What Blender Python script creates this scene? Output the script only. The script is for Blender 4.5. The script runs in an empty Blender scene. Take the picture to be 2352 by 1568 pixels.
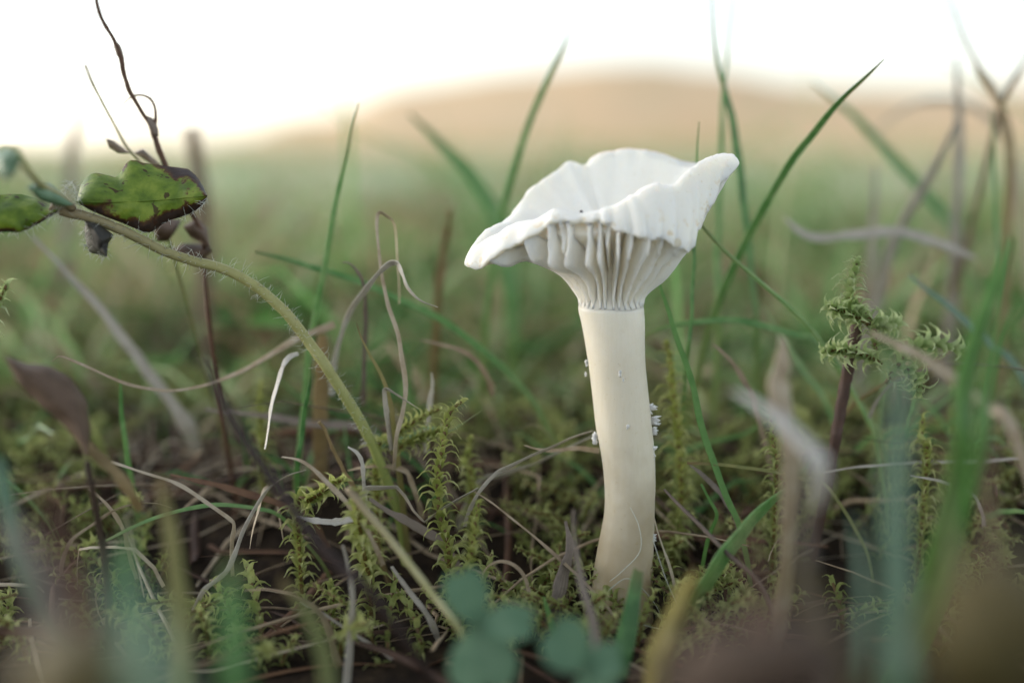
import bpy, math, random
import numpy as np
from mathutils import Vector, Matrix, Quaternion, noise

random.seed(7)
R = math.radians
scene = bpy.context.scene
COL = scene.collection

# ------------------------------------------------------------------ camera
PITCH = R(11.1)
HFOV = R(54.0)
PW, PH = 2352.0, 1568.0                      # pixel grid in which the photograph was measured
FPX = PW / 2 / math.tan(HFOV / 2)
FOCUS = 0.147                                # metres from lens to the mushroom
CAM_H = 0.067
CAM = Vector((0.0, 0.0, CAM_H))
RIGHT = Vector((1, 0, 0))
FWD = Vector((0, math.cos(PITCH), -math.sin(PITCH)))
UP = Vector((0, math.sin(PITCH), math.cos(PITCH)))
cam = bpy.data.cameras.new('camera')
cam.angle = HFOV
cam.clip_start = 0.002
cam.clip_end = 2000
cam.dof.use_dof = True
cam.dof.focus_distance = FOCUS - 0.003
cam.dof.aperture_fstop = cam.lens / 7.6      # entrance pupil about 7.6 mm
camo = bpy.data.objects.new('camera', cam)
COL.objects.link(camo)
camo.location = CAM
camo.rotation_euler = (R(90) - PITCH, 0, 0)
scene.camera = camo

# ------------------------------------------------------------------ sky, sun, exposure
SUN_EL, SUN_AZ = 15.0, 288.0                 # veiled low sun on the left, a little behind the scene
world = bpy.data.worlds.new('World')
scene.world = world
world.use_nodes = True
wn = world.node_tree
bg = wn.nodes['Background']
sky = wn.nodes.new('ShaderNodeTexSky')
sky.sky_type = 'NISHITA'
sky.sun_disc = False
sky.sun_elevation = R(SUN_EL)
sky.sun_rotation = R(SUN_AZ)
sky.air_density = 1.0
sky.dust_density = 1.0
sky.ozone_density = 1.0
hs = wn.nodes.new('ShaderNodeHueSaturation')
hs.inputs['Saturation'].default_value = 0.42
wn.links.new(sky.outputs[0], hs.inputs['Color'])
wn.links.new(hs.outputs[0], bg.inputs[0])
bg.inputs[1].default_value = 0.15
sun = bpy.data.lights.new('sun', 'SUN')
sun.energy = 0.5
sun.angle = R(50)
sun.color = (1.0, 0.97, 0.93)
suno = bpy.data.objects.new('sun', sun)
COL.objects.link(suno)
_a = R(SUN_AZ)
_sd = Vector((math.sin(_a) * math.cos(R(SUN_EL)), math.cos(_a) * math.cos(R(SUN_EL)), math.sin(R(SUN_EL))))
suno.rotation_euler = (-_sd).to_track_quat('-Z', 'Y').to_euler()
suno.location = (0, 0, 3)
vs = scene.view_settings
vs.view_transform = 'Standard'
vs.look = 'None'
vs.gamma = 1.0
vs.exposure = 1.2
vs.use_curve_mapping = False
scene.cycles.use_denoising = True
scene.cycles.max_bounces = 20
scene.cycles.diffuse_bounces = 14
scene.cycles.transmission_bounces = 6
scene.cycles.sample_clamp_indirect = 8

# ------------------------------------------------------------------ helpers
def P(x, y, off):
    """Photograph pixel (2352 wide) at `off` mm behind (+) or before (-) the mushroom's plane."""
    d = FOCUS + off * 0.001
    return CAM + FWD * d + RIGHT * (d * (x - PW / 2) / FPX) + UP * (d * (PH / 2 - y) / FPX)

def px2m(px, off):
    return px * (FOCUS + off * 0.001) / FPX

def lin(h):
    out = []
    for i in (0, 2, 4):
        c = int(h[i:i + 2], 16) / 255
        out.append(c / 12.92 if c <= 0.04045 else ((c + 0.055) / 1.055) ** 2.4)
    return (*out, 1.0)

def spline(pts, n=6, sharp=False):
    """Catmull-Rom through points (Vectors)."""
    pts = [Vector(p) for p in pts]
    if sharp or len(pts) < 3:
        out = []
        for a, b in zip(pts[:-1], pts[1:]):
            for k in range(n):
                out.append(a.lerp(b, k / n))
        return out + [pts[-1]]
    q = [pts[0] * 2 - pts[1]] + pts + [pts[-1] * 2 - pts[-2]]
    out = []
    for i in range(1, len(q) - 2):
        p0, p1, p2, p3 = q[i - 1:i + 3]
        for k in range(n):
            t = k / n
            out.append(0.5 * ((2 * p1) + (p2 - p0) * t + (2 * p0 - 5 * p1 + 4 * p2 - p3) * t * t
                              + (3 * p1 - p0 - 3 * p2 + p3) * t ** 3))
    return out + [pts[-1]]

def prof(vals, t):
    """Linear table lookup, vals evenly spaced over 0..1."""
    if not isinstance(vals, (list, tuple)):
        return vals
    s = t * (len(vals) - 1)
    i = min(int(s), len(vals) - 2)
    return vals[i] + (vals[i + 1] - vals[i]) * (s - i)

class MB:
    """Collects shapes; build() links them as ONE mesh object."""
    def __init__(self):
        self.v = []; self.f = []; self.al = []; self.ac = []; self.rn = []
    def add(self, v, al, ac, rn):
        self.v.append((v[0], v[1], v[2])); self.al.append(al); self.ac.append(ac); self.rn.append(rn)
        return len(self.v) - 1
    def tube(self, pts, rad, n=6, rn=0.5, bump=0.0):
        m = len(pts)
        prev = None; rings = []
        for i, p in enumerate(pts):
            t = (pts[min(i + 1, m - 1)] - pts[max(i - 1, 0)])
            if t.length < 1e-9: t = Vector((0, 0, 1))
            t.normalize()
            if prev is None:
                a = t.orthogonal().normalized()
            else:
                a = (prev - t * prev.dot(t))
                a = a.normalized() if a.length > 1e-6 else t.orthogonal().normalized()
            prev = a
            b = t.cross(a)
            u = i / (m - 1)
            r = prof(rad, u)
            ring = []
            for k in range(n):
                th = 2 * math.pi * k / n
                rr = r * (1 + (bump * (noise.noise(p * 900 + a * math.cos(th) + b * math.sin(th))) if bump else 0))
                ring.append(self.add(p + a * math.cos(th) * rr + b * math.sin(th) * rr, u, k / n, rn))
            rings.append(ring)
        for r0, r1 in zip(rings[:-1], rings[1:]):
            for k in range(n):
                self.f.append((r0[k], r0[(k + 1) % n], r1[(k + 1) % n], r1[k]))
        self.f.append(tuple(reversed(rings[0]))); self.f.append(tuple(rings[-1]))
    def ribbon(self, pts, wid, side=None, roll=0.0, fold=0.25, thick=0.12, rn=0.5, twist=0.0, flat=False, jit=0.0):
        """A grass leaf: folded strip. wid full width, side = preferred width direction."""
        m = len(pts); rows = []
        ref = side if side is not None else FWD
        for i, p in enumerate(pts):
            t = (pts[min(i + 1, m - 1)] - pts[max(i - 1, 0)])
            if t.length < 1e-9: t = Vector((0, 0, 1))
            t.normalize()
            s = t.cross(ref)
            if s.length < 0.05: s = t.cross(Vector((0.6, 0.3, 0.7)))
            s.normalize()
            u = i / (m - 1)
            ang = roll + twist * u
            if ang: s = Quaternion(t, ang) @ s
            nn = s.cross(t)
            w = prof(wid, u) * 0.5 * (1 + jit * noise.noise(Vector((u * 11 + rn * 50, rn * 31, 0))))
            k = nn * (w * 2 * fold)
            if flat:
                rows.append([self.add(p - s * w, u, -1, rn), self.add(p + k, u, 0, rn), self.add(p + s * w, u, 1, rn)])
            else:
                th = nn * (max(w, 1e-5) * thick)
                rows.append([self.add(p - s * w, u, -1, rn), self.add(p + k, u, 0, rn), self.add(p + s * w, u, 1, rn),
                             self.add(p + s * w * 0.9 - th, u, 1, rn), self.add(p + k - th * 2, u, 0, rn), self.add(p - s * w * 0.9 - th, u, -1, rn)])
        n = len(rows[0])
        for a, b in zip(rows[:-1], rows[1:]):
            for k in range(n - 1 if flat else n):
                k2 = (k + 1) % n
                self.f.append((a[k], a[k2], b[k2], b[k]))
    def build(self, name, mat, parent=None, smooth=True, link=True):
        me = bpy.data.meshes.new(name)
        me.from_pydata(self.v, [], self.f)
        for nm, arr in (('along', self.al), ('across', self.ac), ('tone', self.rn)):
            at = me.attributes.new(nm, 'FLOAT', 'POINT')
            at.data.foreach_set('value', np.asarray(arr, dtype=np.float32))
        if smooth:
            me.polygons.foreach_set('use_smooth', np.ones(len(me.polygons), dtype=bool))
        me.materials.append(mat)
        me.update()
        o = bpy.data.objects.new(name, me)
        if link: COL.objects.link(o)
        if parent: o.parent = parent
        return o

def tag(o, label=None, cat=None, group=None, kind=None):
    if label: o['label'] = label
    if cat: o['category'] = cat
    if group: o['group'] = group
    if kind: o['kind'] = kind
    return o

def thing(name, label, cat, loc, group=None):
    e = bpy.data.objects.new(name, None)
    e.empty_display_size = 0.005
    COL.objects.link(e)
    e.location = loc
    tag(e, label, cat, group)
    return e

def part(mb, name, mat, root, **k):
    """Build with world coordinates, parented to an Empty that only translates."""
    lo = root.matrix_basis.translation
    mb.v = [(x - lo.x, y - lo.y, z - lo.z) for x, y, z in mb.v]
    return mb.build(name, mat, root, **k)

# ------------------------------------------------------------------ materials
def mat_new(name):
    m = bpy.data.materials.new(name)
    m.use_nodes = True
    nt = m.node_tree
    return m, nt, nt.nodes['Principled BSDF'], nt.nodes['Material Output']

def attr(nt, nm):
    a = nt.nodes.new('ShaderNodeAttribute'); a.attribute_name = nm
    return a.outputs['Fac']

def ramp(nt, fac, stops):
    r = nt.nodes.new('ShaderNodeValToRGB')
    e = r.color_ramp.elements
    e[0].position, e[0].color = stops[0]
    e[1].position, e[1].color = stops[-1]
    for p, c in stops[1:-1]:
        n = e.new(p); n.color = c
    nt.links.new(fac, r.inputs[0])
    return r.outputs[0]

def mix(nt, fac, a, b, mode='MIX'):
    n = nt.nodes.new('ShaderNodeMix'); n.data_type = 'RGBA'; n.blend_type = mode
    for s, v in ((n.inputs[0], fac), (n.inputs[6], a), (n.inputs[7], b)):
        if hasattr(v, 'is_output'): nt.links.new(v, s)
        else: s.default_value = v
    return n.outputs[2]

def noi(nt, scale, detail=4, vec=None, rough=0.6):
    n = nt.nodes.new('ShaderNodeTexNoise')
    n.inputs['Scale'].default_value = scale; n.inputs['Detail'].default_value = detail
    n.inputs['Roughness'].default_value = rough
    if vec is None:
        g = nt.nodes.new('ShaderNodeNewGeometry'); vec = g.outputs['Position']
    nt.links.new(vec, n.inputs['Vector'])
    return n.outputs[0]

def math_(nt, op, a, b=None, clamp=False):
    n = nt.nodes.new('ShaderNodeMath'); n.operation = op; n.use_clamp = clamp
    for i, v in enumerate((a, b)):
        if v is None: continue
        if hasattr(v, 'is_output'): nt.links.new(v, n.inputs[i])
        else: n.inputs[i].default_value = v
    return n.outputs[0]

def mrange(nt, v, a, b, c=0.0, d=1.0):
    n = nt.nodes.new('ShaderNodeMapRange')
    nt.links.new(v, n.inputs[0])
    for i, x in enumerate((a, b, c, d)): n.inputs[i + 1].default_value = x
    return n.outputs[0]

def bump(nt, bs, h, strength, dist):
    b = nt.nodes.new('ShaderNodeBump')
    b.inputs['Strength'].default_value = strength; b.inputs['Distance'].default_value = dist
    nt.links.new(h, b.inputs['Height']); nt.links.new(b.outputs[0], bs.inputs['Normal'])

def translucent(nt, bs, out, col, amount):
    tr = nt.nodes.new('ShaderNodeBsdfTranslucent')
    mx = nt.nodes.new('ShaderNodeMixShader'); mx.inputs[0].default_value = amount
    nt.links.new(col, tr.inputs[0])
    nt.links.new(bs.outputs[0], mx.inputs[1]); nt.links.new(tr.outputs[0], mx.inputs[2])
    nt.links.new(mx.outputs[0], out.inputs[0])

def leafmat(name, cols, tip=None, base=None, rough=0.5, trans=0.3, spec=0.4, stripe=0.25, tipstart=0.8):
    """Grass, straw and leaf material: tone per blade, vein stripes, tip and base colour, blotches."""
    m, nt, bs, out = mat_new(name)
    tone = attr(nt, 'tone')
    n1 = noi(nt, 420, 3)
    f = math_(nt, 'ADD', tone, mrange(nt, n1, 0.3, 0.7, -0.24, 0.24), True)
    k = len(cols) - 1
    c = ramp(nt, f, [(i / k, lin(h)) for i, h in enumerate(cols)])
    al = attr(nt, 'along')
    if tip: c = mix(nt, mrange(nt, al, tipstart, 1.0), c, lin(tip))
    if base: c = mix(nt, mrange(nt, al, 0.35, 0.0), c, lin(base))
    ac = attr(nt, 'across')
    w = nt.nodes.new('ShaderNodeMath'); w.operation = 'SINE'
    nt.links.new(math_(nt, 'MULTIPLY', ac, 17.0), w.inputs[0])
    c = mix(nt, mrange(nt, w.outputs[0], -1, 1, 0, stripe), c, mix(nt, 1.0, c, (0.6, 0.6, 0.55, 1), 'MULTIPLY'))
    spk = noi(nt, 2600, 2)
    c = mix(nt, mrange(nt, spk, 0.6, 0.75, 0, 0.35), c, lin('6b5a3c'))
    nt.links.new(c, bs.inputs['Base Color'])
    bs.inputs['Roughness'].default_value = rough
    bs.inputs['Specular IOR Level'].default_value = spec
    bump(nt, bs, w.outputs[0], 0.25, 0.0001)
    if trans: translucent(nt, bs, out, c, trans)
    return m

M = {}
M['grass'] = leafmat('grass_green', ['508446', '74a660', '98bc7c', 'b2c890'], tip='8c9860', base='a4ab70', rough=0.38, trans=0.42, spec=0.55)
M['grass_blue'] = leafmat('grass_blue_green', ['3c6248', '587c5e', '7c9c7e'], rough=0.4, trans=0.2, spec=0.6)
M['grass_bright'] = leafmat('grass_bright_green', ['6a9c50', '84b064', '9abd78'], trans=0.45)
M['grass_yellow'] = leafmat('grass_yellowing', ['6f7a46', '949258', 'ab9c66'], tip='8a744c')
M['straw'] = leafmat('straw_dead', ['685a4a', '968268', 'b8a488', 'd2c4ac'], rough=0.6, trans=0.2, stripe=0.5)
M['straw_pale'] = leafmat('straw_bleached', ['b4ab9c', 'd0c9bc', 'e6e2da'], rough=0.4, trans=0.25, stripe=0.55)
M['straw_brown'] = leafmat('straw_brown', ['4a3428', '6b4c38', '8a684c'], rough=0.6, trans=0.1, stripe=0.5)
M['straw_ochre'] = leafmat('straw_ochre', ['8e7c54', 'ac9870', 'c2b08a'], trans=0.4)
M['straw_mauve'] = leafmat('straw_mauve', ['5c5048', '7b6d62', '988a7e'], rough=0.6, trans=0.1, stripe=0.5)
M['stalk_dark'] = leafmat('stalk_dark', ['2c1f1c', '3f2c26', '574036'], rough=0.6, trans=0.0, stripe=0.5)
M['moss'] = leafmat('moss_leaf', ['74823c', '98a256', 'b9be7a', 'd6daac'], rough=0.5, trans=0.4, stripe=0.0)
M['moss_dark'] = leafmat('moss_leaf_dark', ['5c6c36', '8c9854', 'b2b876', 'ccd09a'], rough=0.6, trans=0.35, stripe=0.0)  # moss leaf in darker yellow-green tones
M['moss_green'] = leafmat('moss_bright_green', ['78924c', '9eb472', 'c0cc98', 'dde4c2'], rough=0.5, trans=0.45, stripe=0.0)
M['moss_stem'] = leafmat('moss_stem', ['4c3a22', '6c5430', '7c6a3a'], trans=0.0, stripe=0.0)
M['clover'] = leafmat('clover_leaf', ['466a50', '5e8264', '7c9a7c'], rough=0.5, trans=0.25, stripe=0.08)
M['broad'] = leafmat('broad_leaf', ['35602c', '55823a', '7a9c48'], rough=0.75, trans=0.35, stripe=0.05, spec=0.15)
M['dead_leaf'] = leafmat('dead_leaf', ['33281f', '4c3c2e', '6a5646'], rough=0.7, trans=0.15, stripe=0.15)
M['dead_olive'] = leafmat('dead_leaf_olive', ['3a3418', '5c5022', '776a30'], rough=0.6, trans=0.2, stripe=0.1)
M['yellow_leaf'] = leafmat('yellow_leaf', ['6f6c34', '8a8040', '7c683a'], rough=0.6, trans=0.35, stripe=0.1)
M['hairystem'] = leafmat('hairy_stem', ['8c8a54', 'a3a268', 'b3ae84'], base='8f9e54', tip='8a7a62', trans=0.0, stripe=0.2, tipstart=0.55)
M['hair'] = leafmat('plant_hair', ['c8ccc0', 'e4e6dc'], trans=0.3, stripe=0.0)

def mat_mushroom(name, lo, hi, rough, sss, stain=None, fibre=False, marks=False, pale_top=False):
    m, nt, bs, out = mat_new(name)
    g = nt.nodes.new('ShaderNodeNewGeometry')
    n1 = noi(nt, 260, 5)
    c = mix(nt, n1, lin(lo), lin(hi))
    sp = noi(nt, 1100, 3)
    c = mix(nt, mrange(nt, sp, 0.64, 0.74, 0, 0.30), c, lin('cdb98a'))
    dk = noi(nt, 3800, 1)
    c = mix(nt, mrange(nt, dk, 0.76, 0.80, 0, 0.6), c, lin('8a7a5c'))
    if stain:
        sx = nt.nodes.new('ShaderNodeSeparateXYZ')
        nt.links.new(g.outputs['Position'], sx.inputs[0])
        zz = math_(nt, 'ADD', sx.outputs[2], mrange(nt, noi(nt, 160, 3), 0.3, 0.7, -0.005, 0.005))
        c = mix(nt, mrange(nt, zz, 0.026, 0.002, 0, 0.8), c, lin(stain))
    if pale_top:
        c = mix(nt, mrange(nt, math_(nt, 'ADD', sx.outputs[2], mrange(nt, noi(nt, 900, 2), 0.3, 0.7, -0.0006, 0.0006)), 0.0360, 0.0440, 0, 0.75), c, lin('f8f2e4'))
    if marks:                                            # ochre bruises along the wavy margin
        al = attr(nt, 'along')
        k = math_(nt, 'MULTIPLY', mrange(nt, al, 0.88, 0.98), mrange(nt, noi(nt, 640, 2), 0.58, 0.68, 0, 0.5))
        c = mix(nt, k, c, lin('cfae6a'))
    h = n1
    if fibre:
        mp = nt.nodes.new('ShaderNodeMapping'); mp.inputs['Scale'].default_value = (1, 1, 0.05)
        nt.links.new(g.outputs['Position'], mp.inputs[0])
        fb = noi(nt, 2600, 3, mp.outputs[0])
        c = mix(nt, mrange(nt, fb, 0.45, 0.7, 0, 0.10), c, lin('c9b98f'))
        h = fb
        bump(nt, bs, h, 0.12, 0.0002)
    else:
        hh = noi(nt, 900, 4)
        bump(nt, bs, hh, 0.22, 0.0005)
    nt.links.new(c, bs.inputs['Base Color'])
    bs.inputs['Roughness'].default_value = rough
    bs.inputs['Specular IOR Level'].default_value = 0.35
    bs.inputs['Subsurface Weight'].default_value = sss
    bs.inputs['Subsurface Radius'].default_value = (1.0, 0.93, 0.82)
    bs.inputs['Subsurface Scale'].default_value = 0.0011
    return m
M['cap'] = mat_mushroom('mushroom_cap', 'f0ece0', 'f8f5ec', 0.42, 1.0, marks=True)
M['gill'] = mat_mushroom('mushroom_gill', 'f8f2e4', 'fdf9f0', 0.45, 1.0)
M['flesh'] = mat_mushroom('mushroom_flesh', 'f3e0be', 'f8ead0', 0.5, 1.0)
M['stipe'] = mat_mushroom('mushroom_stipe', 'e0d8c2', 'eae2d0', 0.45, 1.0, stain='a58f66', fibre=True, pale_top=True)
M['fleck'] = mat_mushroom('mushroom_fleck', 'f0eee8', 'fbfaf6', 0.7, 0.4)
m, nt, bs, out = mat_new('dark_speck')
nt.links.new(mix(nt, noi(nt, 3000, 3), lin('241c18'), lin('4a3c34')), bs.inputs['Base Color'])
M['speck'] = m
m, nt, bs, out = mat_new('mushroom_bruise')
nt.links.new(mix(nt, noi(nt, 900, 3), lin('d8bf84'), lin('e6d6ac')), bs.inputs['Base Color'])
bs.inputs['Subsurface Weight'].default_value = 0.4; bs.inputs['Subsurface Scale'].default_value = 0.001
M['bruise'] = m

def mat_ground():
    m, nt, bs, out = mat_new('soil_and_sward')
    g = nt.nodes.new('ShaderNodeNewGeometry')
    soil = ramp(nt, noi(nt, 300, 6), [(0.3, lin('1c1613')), (0.55, lin('33291f')), (0.75, lin('463a2a'))])
    sw = ramp(nt, noi(nt, 1.3, 6), [(0.3, lin('98a684')), (0.5, lin('b8b69c')), (0.7, lin('cec4aa'))])
    ln = nt.nodes.new('ShaderNodeVectorMath'); ln.operation = 'LENGTH'
    nt.links.new(g.outputs['Position'], ln.inputs[0])
    c = mix(nt, mrange(nt, ln.outputs['Value'], 0.22, 0.8), soil, sw)
    nt.links.new(c, bs.inputs['Base Color'])
    bs.inputs['Roughness'].default_value = 0.9
    bs.inputs['Specular IOR Level'].default_value = 0.15
    bump(nt, bs, noi(nt, 800, 5), 0.8, 0.001)
    return m
M['ground'] = mat_ground()
m, nt, bs, out = mat_new('hill_haze_tan')  # far hill: distance haze and sunlit warmth painted into its tan colour
nt.links.new(ramp(nt, noi(nt, 0.25, 6), [(0.3, lin('dab486')), (0.5, lin('e4c398')), (0.7, lin('dac59c'))]), bs.inputs['Base Color'])
bs.inputs['Roughness'].default_value = 0.9
M['hill'] = m
M['far_grass'] = leafmat('far_grass', ['a3a878', 'bdb284', 'd0ba8c', 'd8c096'], trans=0.4, stripe=0.0)
M['mid_grass'] = leafmat('mid_grass', ['5f9450', '86b070', 'aec292', 'c6c49e', 'ccb89a'], trans=0.4, stripe=0.0, spec=0.2)
M['tuft'] = leafmat('tuft_grass', ['3f7034', '5c9048', '86a860', 'c0b48c', 'a88a68', '6a5444'], trans=0.35, stripe=0.0, spec=0.2)
M['pale_grass'] = leafmat('pale_grass', ['8cb07c', 'aec49a', 'c8ccb0', 'd6ccb6'], trans=0.4, stripe=0.0, spec=0.2)

# ------------------------------------------------------------------ ground and hill
def gz(x, y):
    r = math.hypot(x, y)
    a = min(1.0, r / 0.05)
    z = 0.004 * noise.noise(Vector((x * 22, y * 22, 1.7))) * a
    k = max(0.0, min(1.0, (y - 0.139) / 0.032)); z += 0.010 * k * k * (3 - 2 * k)
    z += 0.012 * noise.noise(Vector((x * 3, y * 3, 4.2))) * min(1, max(0, (r - 0.25) / 0.5))
    z += 0.03 * noise.noise(Vector((x * 0.4, y * 0.4, 9.2))) * min(1, max(0, (r - 2) / 6))
    return z
mb = MB()
NR, NA = 150, 144
c0 = mb.add((0, 0, gz(0, 0)), 0, 0, 0)
prev = None
for i in range(NR):
    r = 0.008 * (420 / 0.008) ** (i / (NR - 1))
    ring = [mb.add((r * math.cos(2 * math.pi * k / NA), r * math.sin(2 * math.pi * k / NA),
                    gz(r * math.cos(2 * math.pi * k / NA), r * math.sin(2 * math.pi * k / NA))), 0, 0, 0) for k in range(NA)]
    for k in range(NA):
        k2 = (k + 1) % NA
        if prev is None: mb.f.append((c0, ring[k], ring[k2]))
        else: mb.f.append((prev[k], ring[k], ring[k2], prev[k2]))
    prev = ring
tag(mb.build('ground', M['ground']), kind='structure')

def hill_h(x):
    """crest height (m) of the far hill along x at 60 m."""
    f = 60.0 / FPX
    tab = [(-60, 0.0), (-24, 0.1), (-18, 0.5), (-12, 2.0), (-6, 4.0), (0, 4.9), (6, 5.5), (12, 5.0), (17, 4.1), (24, 3.8), (34, 4.0), (60, 3.0)]
    for (x0, h0), (x1, h1) in zip(tab[:-1], tab[1:]):
        if x0 <= x <= x1:
            t = (x - x0) / (x1 - x0); t = t * t * (3 - 2 * t)
            return h0 + (h1 - h0) * t
    return 0.2
mb = MB()
NX, NY = 140, 30
grid = []
for j in range(NY + 1):
    row = []
    for i in range(NX + 1):
        x = -60 + 120 * i / NX; y = 34 + 70 * j / NY
        s = math.sin(math.pi * j / NY) ** 1.3
        xx = x * 60 / max(y, 40)
        z = hill_h(max(-60, min(60, xx))) * s - 0.25 + 0.35 * s * noise.noise(Vector((x * 0.35, y * 0.35, 0)))
        row.append(mb.add((x, y, z), 0, 0, 0))
    grid.append(row)
for j in range(NY):
    for i in range(NX):
        mb.f.append((grid[j][i], grid[j][i + 1], grid[j + 1][i + 1], grid[j + 1][i]))
tag(mb.build('hill', M['hill']), kind='structure')

# ------------------------------------------------------------------ mushroom
RS = 1.8085
def rp(x, y, off):
    """region pixel of the cap close-up -> world"""
    return P((1750 + x / RS) / 1.7415, (500 + y / RS) / 1.7415, off)
TOP = rp(1255, 1292, 0)                       # centre of stipe top
BASE = P(1428, 1392, 0); BASE.z = gz(BASE.x, BASE.y)
mush = thing('mushroom', 'ivory funnel-capped mushroom with wavy rim and white gills among grass', 'mushroom', BASE)

# rim (R) and crest (K) pairs: R px,py,depth ; K px,py,depth
RK = [((2182, 262, -1.4), (2150, 224, -1.2)),
      ((2080, 300, 3.5), (2060, 240, 3.0)),
      ((1960, 300, 6.5), (1950, 270, 6.0)),
      ((1840, 300, 8.6), (1840, 285, 8.2)),
      ((1700, 245, 10.0), (1690, 230, 9.5)),
      ((1560, 208, 11.0), (1555, 193, 10.4)),
      ((1400, 188, 11.5), (1400, 172, 10.9)),
      ((1245, 210, 11.5), (1250, 195, 10.9)),
      ((1115, 248, 11.0), (1120, 238, 10.5)),
      ((1055, 300, 10.8), (1065, 290, 10.2)),
      ((945, 270, 10.2), (955, 260, 9.6)),
      ((860, 335, 9.6), (880, 322, 9.1)),
      ((735, 415, 8.4), (760, 400, 8.0)),
      ((615, 520, 6.8), (645, 500, 6.4)),
      ((540, 640, 5.0), (590, 600, 4.8)),
      ((440, 735, 3.0), (520, 690, 2.2)),
      ((300, 840, 1.0), (420, 730, 0.2)),
      ((215, 940, -1.2), (330, 782, -1.4)),
      ((200, 1000, -2.6), (262, 880, -3.0)),
      ((285, 1030, -4.8), (400, 800, -4.6)),
      ((470, 905, -7.6), (560, 705, -6.2)),
      ((690, 780, -9.6), (710, 675, -8.0)),
      ((830, 685, -10.4), (835, 622, -9.2)),
      ((1030, 690, -11.2), (1030, 640, -10.2)),
      ((1170, 672, -11.6), (1170, 612, -10.6)),
      ((1270, 730, -12.2), (1280, 570, -10.6)),
      ((1390, 780, -12.8), (1350, 530, -10.4)),
      ((1500, 820, -13.0), (1430, 482, -10.0)),
      ((1620, 802, -12.0), (1550, 420, -9.2)),
      ((1735, 880, -10.4), (1690, 428, -7.8)),
      ((1828, 912, -8.8), (1785, 352, -6.4)),
      ((1895, 750, -6.6), (1880, 280, -5.0)),
      ((1962, 615, -5.0), (1960, 238, -4.0)),
      ((2050, 425, -3.4), (2050, 212, -2.8))]
def loc(p): return p - TOP
Rc = [loc(rp(*a)) for a, b in RK]
Kc = [loc(rp(*b)) for a, b in RK]
ang = [math.atan2(p.y, p.x) for p in Rc]
for i in range(1, len(ang)):
    while ang[i] < ang[i - 1] - 1e-6: ang[i] += 2 * math.pi
a0 = ang[0]
for i in range(1, len(ang)):
    if ang[i] <= ang[i - 1]: ang[i] = ang[i - 1] + 0.02
def loop_eval(ctrl, th):
    th = (th - a0) % (2 * math.pi) + a0
    n = len(ctrl)
    A = ang + [ang[0] + 2 * math.pi]
    i = 0
    while i < n - 1 and th >= A[i + 1]: i += 1
    t = (th - A[i]) / (A[i + 1] - A[i])
    p0, p1, p2, p3 = ctrl[(i - 1) % n], ctrl[i], ctrl[(i + 1) % n], ctrl[(i + 2) % n]
    a_m1 = A[i - 1] if i > 0 else A[n - 1] - 2 * math.pi
    a_p2 = A[i + 2] if i + 2 <= n else A[1] + 2 * math.pi
    h = A[i + 1] - A[i]
    m1 = (p2 - p0) * (h / (A[i + 1] - a_m1)); m2 = (p3 - p1) * (h / (a_p2 - A[i]))
    return (p1 * (2 * t ** 3 - 3 * t * t + 1) + m1 * (t ** 3 - 2 * t * t + t) + p2 * (-2 * t ** 3 + 3 * t * t) + m2 * (t ** 3 - t * t))
def cyc(tab, th):
    """smooth periodic interpolation of (deg, value)"""
    d = math.degrees(th) % 360
    n = len(tab)
    for i in range(n):
        d0, v0 = tab[i]; d1, v1 = tab[(i + 1) % n]
        if d1 <= d0: d1 += 360
        dd = d if d >= d0 else d + 360
        if d0 <= dd <= d1:
            t = (dd - d0) / (d1 - d0); t = t * t * (3 - 2 * t)
            return v0 + (v1 - v0) * t
    return tab[0][1]
mm = 0.001
# gill edge mid stations: radius and height above stipe top, by direction (0 right, 90 back, 180 left, 270 front)
E1r = [(0, 11.0), (40, 11.0), (90, 9.5), (140, 11.0), (180, 13.4), (215, 12.2), (240, 10.6), (270, 9.9), (300, 10.0), (335, 10.6)]
E1z = [(0, 9.0), (40, 12.0), (90, 13.5), (140, 8.0), (180, 6.6), (215, 6.3), (240, 6.6), (270, 7.2), (300, 7.4), (335, 7.6)]
E2r = [(0, 8.4), (90, 7.0), (180, 8.4), (230, 7.4), (270, 7.0), (310, 7.6), (340, 8.3)]
E2z = [(0, 4.4), (90, 6.0), (180, 4.7), (230, 4.4), (270, 4.2), (310, 4.2), (340, 4.2)]
GH = [(0, 4.6), (90, 3.2), (180, 2.6), (225, 4.0), (270, 4.2), (320, 4.6)]
SR = 4.75
def edge_curve(th, n=22):
    c, s = math.cos(th), math.sin(th)
    Rp = loop_eval(Rc, th); Kp = loop_eval(Kc, th)
    e1 = Vector((c * cyc(E1r, th), s * cyc(E1r, th), cyc(E1z, th))) * mm
    e2 = Vector((c * cyc(E2r, th), s * cyc(E2r, th), cyc(E2z, th))) * mm
    s1 = Vector((c * (SR + 0.55), s * (SR + 0.55), 1.5)) * mm
    s0 = Vector((c * SR, s * SR, -0.15)) * mm
    Ra = upper_pt(th, 1.0)
    dip = cyc([(0, 0.3), (90, 0.5), (180, 0.5), (212, 1.2), (238, 1.7), (268, 1.4), (300, 0.7), (330, 0.3)], th)
    dz = Vector((0, 0, -dip * mm))
    if math.sin(th) > 0.12:
        dz = Vector((math.cos(th), math.sin(th), -1.6)) * (mm * 1.2 * min(1.0, (math.sin(th) - 0.12) * 3))
    pts = spline([Ra.lerp(e1, 0.015) + Vector((0, 0, -0.1 * mm)), Ra.lerp(e1, 0.2) + dz * 0.75, Ra.lerp(e1, 0.5) + dz, e1, e2, s1, s0], 4)
    return pts
CEN = Vector((0.6, 0.0, 10.0)) * mm
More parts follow.
